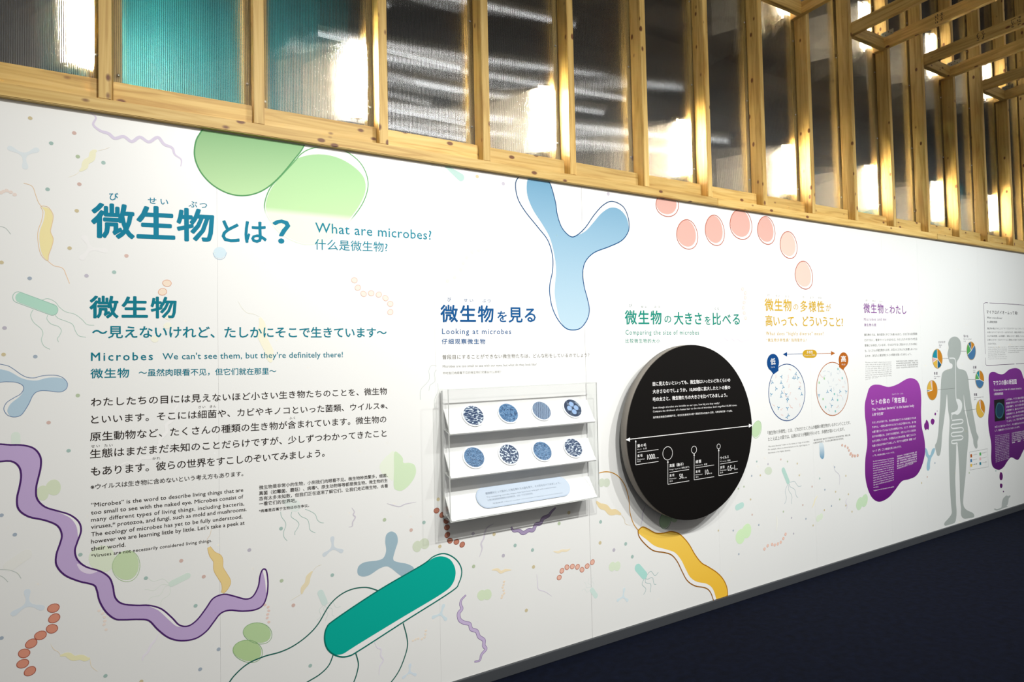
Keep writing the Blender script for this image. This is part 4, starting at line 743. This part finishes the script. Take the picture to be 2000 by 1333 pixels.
# framed text at the far right
p = Pr(layer=1); u = px_m(1960, 650); FR = C(90, 50, 100)
for pts in ([(350, 214), (580, 226), (800, 243), (1000, 258)], [(331, 213), (300, 211), (280, 222), (276, 250), (284, 500), (296, 880)], [(298, 925), (302, 990), (322, 1028), (480, 1020), (675, 1010)], [(695, 1008), (800, 1003), (1000, 993)]): p.line(sm('e', pts, False), .9*u, FR, 1)
p.build('text_frame_print', wall, 'thin violet frame around the far right text')
gl_ = C(120, 122, 126)
rows = [('マイクロバイオームって何?', 315, 352, 720, 368, 46, {'bold': .012, 'col': C(70, 66, 76)}), ('What is microbiome?', 320, 417, 515, 424, 26), ('什么是微生物群?', 322, 474, 452, 476, 26, {'bold': .01})]
jm = ['微生物の集まりのことを「マイクロバイオーム」といい、ヒトの体や', 'の体にもマイクロバイオームがあります。最近の研究では、私たち', 'の心や体の健康、心の健康や、体質にも大きく影響していることがわ', '土壌などのマイクロバイオームと環境との深いつながりも知られる']
rows += [(t, 324, 558+i*49, 860, 558+i*49, 24) for i, t in enumerate(jm)]+[('ようになってきました。', 330, 755, 437, 755, 22)]
rows += [(t, 334, 796+i*25.5, 555+rr.randint(-15, 25), 794+i*24.6, 12) for i, t in enumerate(['A community of microbes in one place is', 'called a microbiome. There are microbiomes', 'in the human body. Recent research shows', 'that they have great effects on the health', 'of our minds and bodies. Microbiomes of soil', 'and of other places are also known to be', 'connected with the environment.'])]
rows += [(t, 598, 792+i*25, 830 if i < 3 else 742, 786+i*25, 13) for i, t in enumerate(['微生物的集合被称为“微生物群”。', '人体中也有微生物群。近年的研究表明', '它们对我们的身心健康有很大的影响，', '与环境也有密切的联系。'])]
TT('framed_text', rows, gl_, 'grey text in the far right frame', cid='e')
p = bigblob('h', [(722, 470), (732, 448), (752, 445), (775, 455), (800, 455), (830, 432), (865, 425), (890, 440), (905, 480), (935, 520), (970, 560), (985, 640), (975, 740), (940, 800), (905, 850), (885, 890), (870, 903), (840, 890), (820, 910), (800, 940), (775, 955), (745, 940), (735, 900), (735, 820), (722, 740), (720, 680), (728, 600), (724, 530)], C(134, 48, 152), C(92, 20, 110), (1950, 720), (1950, 915))
p.build('speech_blob_print', wall, 'purple blob panel at the far right')
p = Pr(layer=3); p.poly(q('f', [(255, 175), (340, 163), (346, 338), (262, 350)]), C(16, 16, 24), 4); p.poly(sm('f', [(300, 195), (328, 215), (335, 260), (322, 310), (295, 325), (272, 300), (268, 250), (280, 205)]), C(50, 110, 120), 5); p.poly(sm('f', [(300, 204), (324, 222), (330, 260), (318, 302), (296, 315), (277, 294), (274, 250), (284, 214)]), C(18, 62, 88), 6)
p.build('intestine_photo_print', wall, 'small dark photo of a ring shaped tissue section')
rows = [('マウスの腸の断面図', 250, 56, 438, 42, 40, {'bold': .02}), ('Cross-section view of a mouse intestine', 253, 102, 478, 86, 17, {'bold': .012}), ('小鼠肠道断面图', 254, 135, 328, 130, 19, {'bold': .012})]
jj = ['この写真は、マウスの腸の断面を', '顕微鏡で見たものです。青い部分', 'が腸の細胞で、まわりの緑の部分', 'が微生物です。腸のなかには多く', 'の微生物がいて、食べ物の分解を', '助けたり、体を守るはたらきをし', 'ています。こうして腸と微生物は']
rows += [(t, 352+i, 180+i*29.5, 500, 160+i*28, 16) for i, t in enumerate(jj)]+[('お互いに助け合っていて、その関係は大切です', 262, 402, 500, 365, 16), ('して、健康を保つことにもつながっています。', 262, 432, 465, 400, 16)]
rows += [(t, 264+i*.3, 470+i*14.2, 378, 452+i*13.2, 9) for i, t in enumerate(['This picture is a cross-section', 'view of a mouse intestine seen', 'through a microscope. The blue', 'parts are intestinal cells, and', 'the green ones around them are', 'microbes. Many microbes live in', 'the intestines and they help to', 'break down food and to protect', 'the body. In this way, intestines', 'and microbes help one another,', 'and this relationship is very', 'important to keep the body well.', 'You can see how closely they', 'live together in this picture,', 'with only a thin layer between', 'the cells and the microbes.'])]
rows += [(t, 400, 450+i*15.5, 500, 432+i*14.5, 10) for i, t in enumerate(['这张照片是用显微镜看到的小鼠肠道', '的断面。蓝色的部分是肠道的细胞，', '周围绿色的部分是微生物。肠道中有', '很多微生物，帮助分解食物，并保护', '身体。肠道和微生物互相帮助，保持', '健康。'])]
TT('mouse_blob_text', rows, WT, 'white text on the far right purple blob', cid='f', bold=.006, layer=7)
p = Pr(layer=2); V3 = C(92, 30, 100)
for pts in ([(305, 765), (318, 765), (327, 790), (322, 822), (306, 824), (300, 800)], [(306, 856), (322, 858), (324, 878), (314, 893), (304, 878)], [(330, 912), (337, 918), (333, 927), (328, 920)]): p.poly(sm('f', pts), V3, 2)
p.build('speech_bubbles_print', wall)
p = Pr(layer=2); p.poly(clampz(sm('f', [(342, 962), (356, 952), (372, 956), (386, 950), (388, 962), (376, 975), (372, 1000), (366, 1025), (358, 1036), (368, 1044), (352, 1048), (335, 1054), (312, 1060), (318, 1040), (320, 1010), (328, 980)])), C(172, 178, 176), 2)
p.line(clampz(sm('f', [(325, 1052), (300, 1062), (280, 1068), (258, 1062)], False)), .012, C(172, 178, 176), 2); p.build('mouse_print', wall, 'grey sitting mouse silhouette above the skirting')
# ------------------------------------------------------------------ round black sign
DY = -.095
ct = Vector(ray(1345.5, 846, DY)); rad = (ray(1345.5, 676, DY).z-ray(1345.5, 1016, DY).z)/2
ct.z = (ray(1345.5, 676, DY).z+ray(1345.5, 1016, DY).z)/2
xl, xr2 = ray(1221.5, 846, DY).x, ray(1470.5, 846, DY).x; ct.x = (xl+xr2)/2
rad = (rad+(xr2-xl)/2)/2
sign = thing('round_sign', 'thick round black sign with white size chart standing off the white wall', 'sign', (ct.x, 0, ct.z))
v, f = cyl_vf(rad, .048, 96); me = mesh(v, f)
bm = bmesh.new(); bm.from_mesh(me); bmesh.ops.bevel(bm, geom=[e for e in bm.edges if abs(e.verts[0].co.z-e.verts[1].co.z) < 1e-6], offset=.0015, segments=2, affect='EDGES'); bm.to_mesh(me); bm.free()
for pp in me.polygons: pp.use_smooth = len(pp.vertices) == 4
me.materials.append(BLACK); me.materials.append(plain('grey_board_edge', (.21, .19, .165), .5))
for pp in me.polygons:
    if abs(pp.normal.z) < .3: pp.material_index = 1
o = link('disc', me, sign); o.rotation_euler = (math.pi/2, 0, 0); o.location = (0, DY+.048, 0)
for a in (.8, 2.4, 3.9, 5.5):
    v, f = cyl_vf(.012, .047, 14); o = link('spacer', mesh(v, f), sign, STEEL); o.rotation_euler = (math.pi/2, 0, 0); o.location = (rad*.72*math.cos(a), 0, rad*.72*math.sin(a))
def on(parent, ob):
    ob.parent = parent; ob.matrix_parent_inverse = Matrix.Translation(-parent.location); return ob
WS = C(255, 255, 252, .9)
p = Pr(DY, 1)
DT = [('目に見えないといっても、微生物はいったいどれくらいの', 283, 314, 787, 287, 26, .016), ('大きさなのでしょうか。10,000倍に拡大したヒトの髪の', 283, 364, 787, 334, 26, .016), ('毛の太さと、微生物たちの大きさを比べてみましょう。', 283, 414, 768, 384, 26, .016), ('Even though microbes are invisible to our eyes, how big are they really?', 285, 463, 716, 431, 12, .006), ('Compare the thickness of a human hair to the size of microbes, both magnified 10,000 times.', 285, 487, 831, 444, 12, .006), ('虽然微生物我们肉眼看不见，但它们究竟有多大呢？把我们的头发放大1万倍，与微生物们做一个比较。', 285, 526, 800, 481, 13, .008),
 ('髪の毛', 183, 714, 240, 707, 20, .014), ('Hair 头发', 183, 733, 243, 725, 11, .006), ('直径', 183, 778, 216, 773, 16, .012), ('Diameter', 183, 797, 230, 793, 9, .004), ('直径', 183, 811, 203, 808, 9, .004), ('1000', 247, 795, 297, 788, 33, 0), ('mm', 298, 788, 320, 785, 11, 0),
 ('真菌（胞子）', 392, 844, 482, 832, 20, .014), ('Fungi (spore) 真菌(孢子)', 392, 864, 520, 846, 11, .006), ('直径', 392, 906, 423, 901, 16, .012), ('Diameter', 392, 923, 438, 918, 9, .004), ('直径', 392, 940, 412, 937, 9, .004), ('50', 456, 920, 480, 917, 33, 0), ('mm', 481, 917, 503, 914, 11, 0),
 ('細菌', 562, 819, 598, 813, 20, .014), ('Bacteria 细菌', 562, 837, 636, 828, 11, .006), ('直径', 562, 881, 592, 876, 16, .012), ('Diameter', 562, 897, 607, 892, 9, .004), ('直径', 562, 912, 580, 910, 9, .004), ('10', 624, 893, 645, 890, 33, 0), ('mm', 646, 889, 667, 886, 11, 0),
 ('ウイルス', 722, 793, 777, 784, 19, .014), ('Viruses 病毒', 722, 811, 788, 803, 11, .006), ('直径', 722, 853, 750, 848, 16, .012), ('Diameter', 722, 869, 763, 864, 9, .004), ('直径', 722, 884, 740, 881, 9, .004), ('0.5~1', 770, 868, 817, 861, 33, 0), ('mm', 818, 861, 835, 858, 11, 0)]
for b_, x0, y0, x1, y1, h, bo_ in DT: T(p, b_, x0, y0, x1, y1, h, WS, bo_, 'd', layer=1)
on(sign, p.build('chart_text', None))
p = Pr(DY, 1); u = px_m(1345, 846)
D_ = lambda pts: q('d', pts, DY)
p.line(D_([(125, 662), (915, 574)]), 1.3*u, WS, 1); p.poly(D_([(106, 665), (134, 650), (134, 677)]), WS, 1); p.poly(D_([(932, 571), (908, 561), (908, 586)]), WS, 1)
for x, ya, yb, x1, yc in ((172, 672, 828, 320, 806), (381, 805, 955, 520, 932), (552, 760, 926, 682, 905), (712, 730, 899, 836, 877)):
    p.line(D_([(x, ya), (x, yb)]), .9*u, WS, 1); p.line(D_([(x, yb), (x1, yc)]), .9*u, WS, 1); p.poly(D_([(x-5, ya+8), (x, ya-6), (x+5, ya+8)]), WS, 1)
for a_, b_ in (((185, 747), (320, 728)), ((392, 878), (519, 858)), ((562, 848), (682, 829)), ((722, 823), (835, 804))): p.line(D_([a_, b_]), .8*u, WS, 1)
for cx, cy, r_ in ((380, 753, 43), (551.5, 730, 23.5), (711.5, 708, 16)):
    X, Z = D_([(cx, cy)])[0]; rw = abs(D_([(cx, cy-r_)])[0][1]-D_([(cx, cy+r_)])[0][1])/2; p.line([(X+rw*math.cos(2*math.pi*i/40), Z+rw*math.sin(2*math.pi*i/40)) for i in range(40)], .9*u, WS, 1, True)
on(sign, p.build('chart_lines', None))

# ------------------------------------------------------------------ clear display case
CF, CB = -.105, -.0005                                  # front sheet, wall side
cx0, cx1 = ray(878, 890, CF).x, ray(1168, 860, CF).x
cz1 = (ray(877, 762, CF).z+ray(1167, 747, CF).z)/2; cz0 = (ray(880, 1022, CF).z+ray(1169, 972, CF).z)/2
case = thing('display_case', 'clear acrylic wall case holding three sloping white shelves', 'display case', (cx0, 0, cz0))
def cb(name, *a, **k): return on(case, box(name, *a, None, **k)) if False else None
def cbox(name, x0, x1, y0, y1, z0, z1, mat, bev=.0008): return on(case, box(name, x0, x1, y0, y1, z0, z1, mat, bev=bev))
cbox('front_pane', cx0, cx1, CF, CF+.004, cz0, cz1, ACR)
cbox('side_pane', cx0, cx0+.004, CF+.0045, CB, cz0, cz1, ACR); cbox('side_pane', cx1-.004, cx1, CF+.0045, CB, cz0, cz1, ACR)
cbox('top_pane', cx0+.0045, cx1-.0045, CF+.0045, CB, cz1-.004, cz1, ACR); cbox('bottom_pane', cx0+.0045, cx1-.0045, CF+.0045, CB, cz0, cz0+.004, ACR)
EDGE = plain('frosted_acrylic_edge', (.62, .64, .63), .3, amt=.02)
cbox('front_edge', cx0-.0005, cx1+.0005, CF-.0006, CF+.0045, cz0-.0012, cz0+.0008, EDGE, 0); cbox('front_edge', cx0-.0005, cx1+.0005, CF-.0006, CF+.0045, cz1-.0008, cz1+.0012, EDGE, 0)
cbox('front_edge', cx0-.0012, cx0+.0006, CF-.0006, CF+.0045, cz0, cz1, EDGE, 0); cbox('front_edge', cx1-.0006, cx1+.0012, CF-.0006, CF+.0045, cz0, cz1, EDGE, 0)
# shelf lines measured on the photograph at left and right ends
KS = (820, 740, 3.703)
def kz(x, y, pl): return ray(KS[0]+x/KS[2], KS[1]+y/KS[2], pl).z
FB, BB = -.098, -.030
sh = []
for (tl, tr_, bl, br_) in ((215, 157, 400, 310), (532, 430, 720, 590), (852, 708, 1036, 856)):
    zt = (kz(195, tl, BB)+kz(1240, tr_, BB))/2; zb = (kz(220, bl, FB)+kz(1285, br_, FB))/2; sh.append((zt, zb))
sx0, sx1 = cx0+.008, cx1-.008
cbox('back_board', sx0, sx1, -.024, -.016, sh[2][1], cz1-.006, WHITE_B)
for zt, zb in sh:
    v = []
    for x in (sx0, sx1): v += [(x, BB, zt), (x, FB, zb), (x, FB+.004, zb-.006), (x, BB, zb+.012), (x, BB, zb+.016), (x, FB+.008, zb), (x, BB+.003, zt-.004)]
    n = 7; fs = [(i, (i+1) % n, n+(i+1) % n, n+i) for i in range(n)]+[tuple(range(n))[::-1], tuple(range(n, 2*n))]
    me = mesh(v, fs); on(case, link('shelf', me, None, WHITE_B))
for x in (sx0+.006, sx1-.006):
    for zt, zb in sh:
        v, f = cyl_vf(.004, .006, 12); o = link('fixing_screw', mesh(v, f), None, STEEL); o.rotation_euler = (0, math.pi/2, 0); o.location = (x-.010, BB-.03, zb+.02); on(case, o)
cbox('side_cheek', sx0-.0035, sx0-.0005, -.030, -.008, cz0+.01, cz1-.008, WHITE_B); cbox('side_cheek', sx1+.0005, sx1+.0035, -.030, -.008, cz0+.01, cz1-.008, WHITE_B)
# photo discs
def photo_mat(i):
    m, nt, b = newmat('micrograph_print_%d' % i); N = nt.nodes.new; Lk = nt.links.new; tc = N('ShaderNodeTexCoord'); mp = N('ShaderNodeMapping'); Lk(tc.outputs['Object'], mp.inputs[0])
    sc = [(60, 60, 60), (34, 34, 34), (40, 40, 40), (26, 26, 26), (60, 60, 60), (75, 75, 75), (45, 45, 45), (50, 50, 50)][i]; mp.inputs['Location'].default_value = (i*1.7, i*.9, 0)
    cr = N('ShaderNodeValToRGB'); e = cr.color_ramp.elements; e[0].color = (.006, .035, .11, 1); e[1].color = (.62, .70, .80, 1); x = e.new(.5); x.color = (.05, .18, .38, 1)
    if i in (2,):
        mp.inputs['Rotation'].default_value = (0, 0, .35); t = N('ShaderNodeTexWave'); t.inputs['Scale'].default_value = 60; t.inputs['Distortion'].default_value = 2.5; t.inputs['Detail'].default_value = 2; t.inputs['Detail Scale'].default_value = 1.2; out = t.outputs['Color']; e[0].position = .25; e[1].position = .75
    elif i in (5, 0, 7):
        mp.inputs['Rotation'].default_value = (0, 0, .7*i); mp.inputs['Scale'].default_value = (1, 1, 1) if i == 5 else (.6, 1.9, 1); t = N('ShaderNodeTexVoronoi'); t.inputs['Scale'].default_value = 120 if i == 5 else 115; out = t.outputs['Distance']; e[0].position = .62; e[1].position = .1; x.position = .4
        e[0].color, e[1].color = (.006, .035, .11, 1), (.62, .70, .80, 1)
    elif i in (3,):
        t = N('ShaderNodeTexNoise'); t.inputs['Scale'].default_value = 40; out = t.outputs[0]; e[0].position = .4; e[0].color = (.012, .028, .075, 1); e[1].color = (.03, .06, .13, 1); x.color = (.02, .045, .1, 1)
    else:
        mp.inputs['Rotation'].default_value = (0, 0, i); mp.inputs['Scale'].default_value = (1, 2.0 if i in (4, 6) else 1.2, 1); t = N('ShaderNodeTexNoise'); t.inputs['Scale'].default_value = 95; t.inputs['Detail'].default_value = 5; t.inputs['Distortion'].default_value = 2.2; out = t.outputs[0]; e[0].position = .42; e[1].position = .60; x.position = .5
    if i == 5: mp.inputs['Location'].default_value = (8.5, 4.5, 0)
    Lk(mp.outputs[0], t.inputs[0]); Lk(out, cr.inputs[0]); Lk(cr.outputs[0], b.inputs['Base Color']); b.inputs['Roughness'].default_value = .3; return m
RIM = plain('white_disc_rim', (.86, .88, .92), .35, amt=.01)
def tilt(zt, zb, x, z):
    t = (z-zb)/(zt-zb); y = FB+(BB-FB)*t; a = math.atan2(BB-FB, zt-zb)   # lean back from vertical
    n = Vector((0, -math.cos(a), math.sin(a))); yv = Vector((0, math.sin(a), math.cos(a))); M_ = Matrix((Vector((1, 0, 0)), yv, -n*-1)).transposed().to_4x4()
    M_.translation = Vector((x, y, z))+n*.0015; return M_
def shelf_hit(zt, zb, px, py):
    r0 = ray(px, py, -.2); d = (r0-EYE).normalized(); A_ = Vector((0, FB, zb)); B_ = Vector((0, BB, zt)); nn = Vector((0, -(zt-zb), (BB-FB))).normalized()
    t = (A_-EYE).dot(nn)/d.dot(nn); h = EYE+d*t; return h
lab = [['disc photo of tangled white and blue fibres, leftmost on the top shelf', 'disc photo of clumped pale blue cells, second from left on the top shelf', 'disc photo of fine slanting stripes on the top shelf', 'dark disc photo of four round balls, rightmost on the top shelf'],
       ['disc photo of beaded chains on dark blue, leftmost on the middle shelf', 'disc photo of a fluffy ball of tiny spheres on the middle shelf', 'disc photo of white rods on dark blue, third from left on the middle shelf', 'disc photo of dense blue rods, rightmost on the middle shelf']]
R_ = .049
for r_i, (row, (zt, zb)) in enumerate(zip((((385, 270), (637, 252), (877, 235), (1102, 217)), ((390, 572), (643, 550), (883, 527), (1107, 503))), sh)):
    for k, (x, y) in enumerate(row):
        h = shelf_hit(zt, zb, KS[0]+x/KS[2], KS[1]+y/KS[2]); i = r_i*4+k
        t = thing('photo_disc', lab[r_i][k], 'photo disc', group='round microscope photo discs on the shelves'); t.matrix_world = tilt(zt, zb, h.x, h.z)
        v, f = cyl_vf(R_*1.13, .004, 40); ob = link('rim', mesh(v, f), t, RIM)
        v = [(R_*math.cos(2*math.pi*j/40), R_*math.sin(2*math.pi*j/40), .0044) for j in range(40)]; link('photo', mesh(v, [tuple(range(40))]), t, photo_mat(i))
        if i == 3:
            for bx, by in ((0, .022), (-.020, 0), (.020, 0), (0, -.022)):
                bm = bmesh.new(); bmesh.ops.create_uvsphere(bm, u_segments=16, v_segments=8, radius=.0145)
                for vv in bm.verts: vv.co = Vector((vv.co.x+bx, vv.co.y+by, max(vv.co.z, 0)*.12+.0046))
                me = bpy.data.meshes.new('b'); bm.to_mesh(me); bm.free()
                for pp in me.polygons: pp.use_smooth = True
                link('round_cell', me, t, plain('pale_blue_print', (.26, .40, .66), .5))
zt, zb = sh[2]
pt = thing('caption_plate', 'pill shaped translucent caption plate on the lowest shelf of the case', 'plate')
hL = shelf_hit(zt, zb, KS[0]+757/KS[2], KS[1]+822/KS[2]); pt.matrix_world = tilt(zt, zb, hL.x, hL.z)
hl = shelf_hit(zt, zb, KS[0]+425/KS[2], KS[1]+870/KS[2]); hr = shelf_hit(zt, zb, KS[0]+1100/KS[2], KS[1]+790/KS[2]); halfw = (hr.x-hl.x)/2; rp = .052
def extr(o2, z0, z1):
    n = len(o2); return [(x, y, z0) for x, y in o2]+[(x, y, z1) for x, y in o2], [tuple(range(n))[::-1], tuple(range(n, 2*n))]+[(i, (i+1) % n, n+(i+1) % n, n+i) for i in range(n)]
v, f = extr(capsule(-(halfw-rp), 0, halfw-rp, 0, rp, 16), 0, .004); link('plate', mesh(v, f), pt, plain('pale_blue_acrylic', (.50, .60, .76), .2, amt=.02))
v, f = extr(capsule(-(halfw-rp), 0, halfw-rp, 0, rp-.004, 16), .0041, .0046); link('face', mesh(v, f), pt, plain('pale_blue_face', (.56, .64, .76), .25, amt=.02))
def flat_text(body, w_, x, y, hgt, bold=0):
    v, f = _txt(body, 1.0, bold); a = min(p_[0] for p_ in v); k = w_/(max(p_[0] for p_ in v)-a); r0, r1 = ref('生'); ky = hgt/(r1-r0)
    return [(x+(p_[0]-a)*k, y+p_[1]*ky, .0048) for p_ in v], f
parts = [flat_text('顕微鏡を使って拡大した微生物たちの姿を見て、その形を比べてみましょう。', halfw*1.62, -halfw*.80, .014, .011, .006), flat_text('Try comparing microbe shapes that have been enlarged with a microscope.', halfw*1.5, -halfw*.80, -.003, .009), flat_text('让我们用显微镜来观察放大后的微生物，比较一下它们的形状吧。', halfw*.95, -halfw*.80, -.018, .0085), flat_text('写真提供：筑波大学など / Photo cooperation: University of Tsukuba and others', halfw*1.5, -halfw*.72, -.036, .006)]
parts[3] = flat_text('写真提供 / Photo credits: microscope images by research institutes', halfw*1.5, -halfw*.72, -.036, .006)
v, f = merge(parts); link('caption_text', mesh(v, f), pt, plain('grey_blue_lettering', (.16, .20, .28), .5))

# grade stamps inked on three rafters
rs = random.Random(3); SI = plain('stamp_ink', (.03, .022, .015), .7)
for x, y, z in ((4.737, -.40, 3.845), (5.313, -.41, 3.845), (5.313, -.63, 3.845)):
    m_ = []
    for a in range(2):
        for b in range(4):
            yy, zz = y+(a-.5)*.034, z+.024-b*.016
            for k in range(3):
                w_, h_ = (.014, .0028) if rs.random() < .5 else (.0032, .013)
                o1, o2 = yy+rs.uniform(-.009, .009), zz+rs.uniform(-.005, .005)
                m_.append(([(x-.0006, o1-w_/2, o2-h_/2), (x-.0006, o1+w_/2, o2-h_/2), (x-.0006, o1+w_/2, o2+h_/2), (x-.0006, o1-w_/2, o2+h_/2)], [(0, 1, 2, 3)]))
    v, f = merge(m_); v = [(p_[0], p_[1], p_[2]) for p_ in v]; o = link('grade_stamp', mesh(v, f), None, SI); o.parent = frame; o.matrix_parent_inverse = Matrix.Translation((0, 0, -ZW)); o['kind'] = 'stuff'
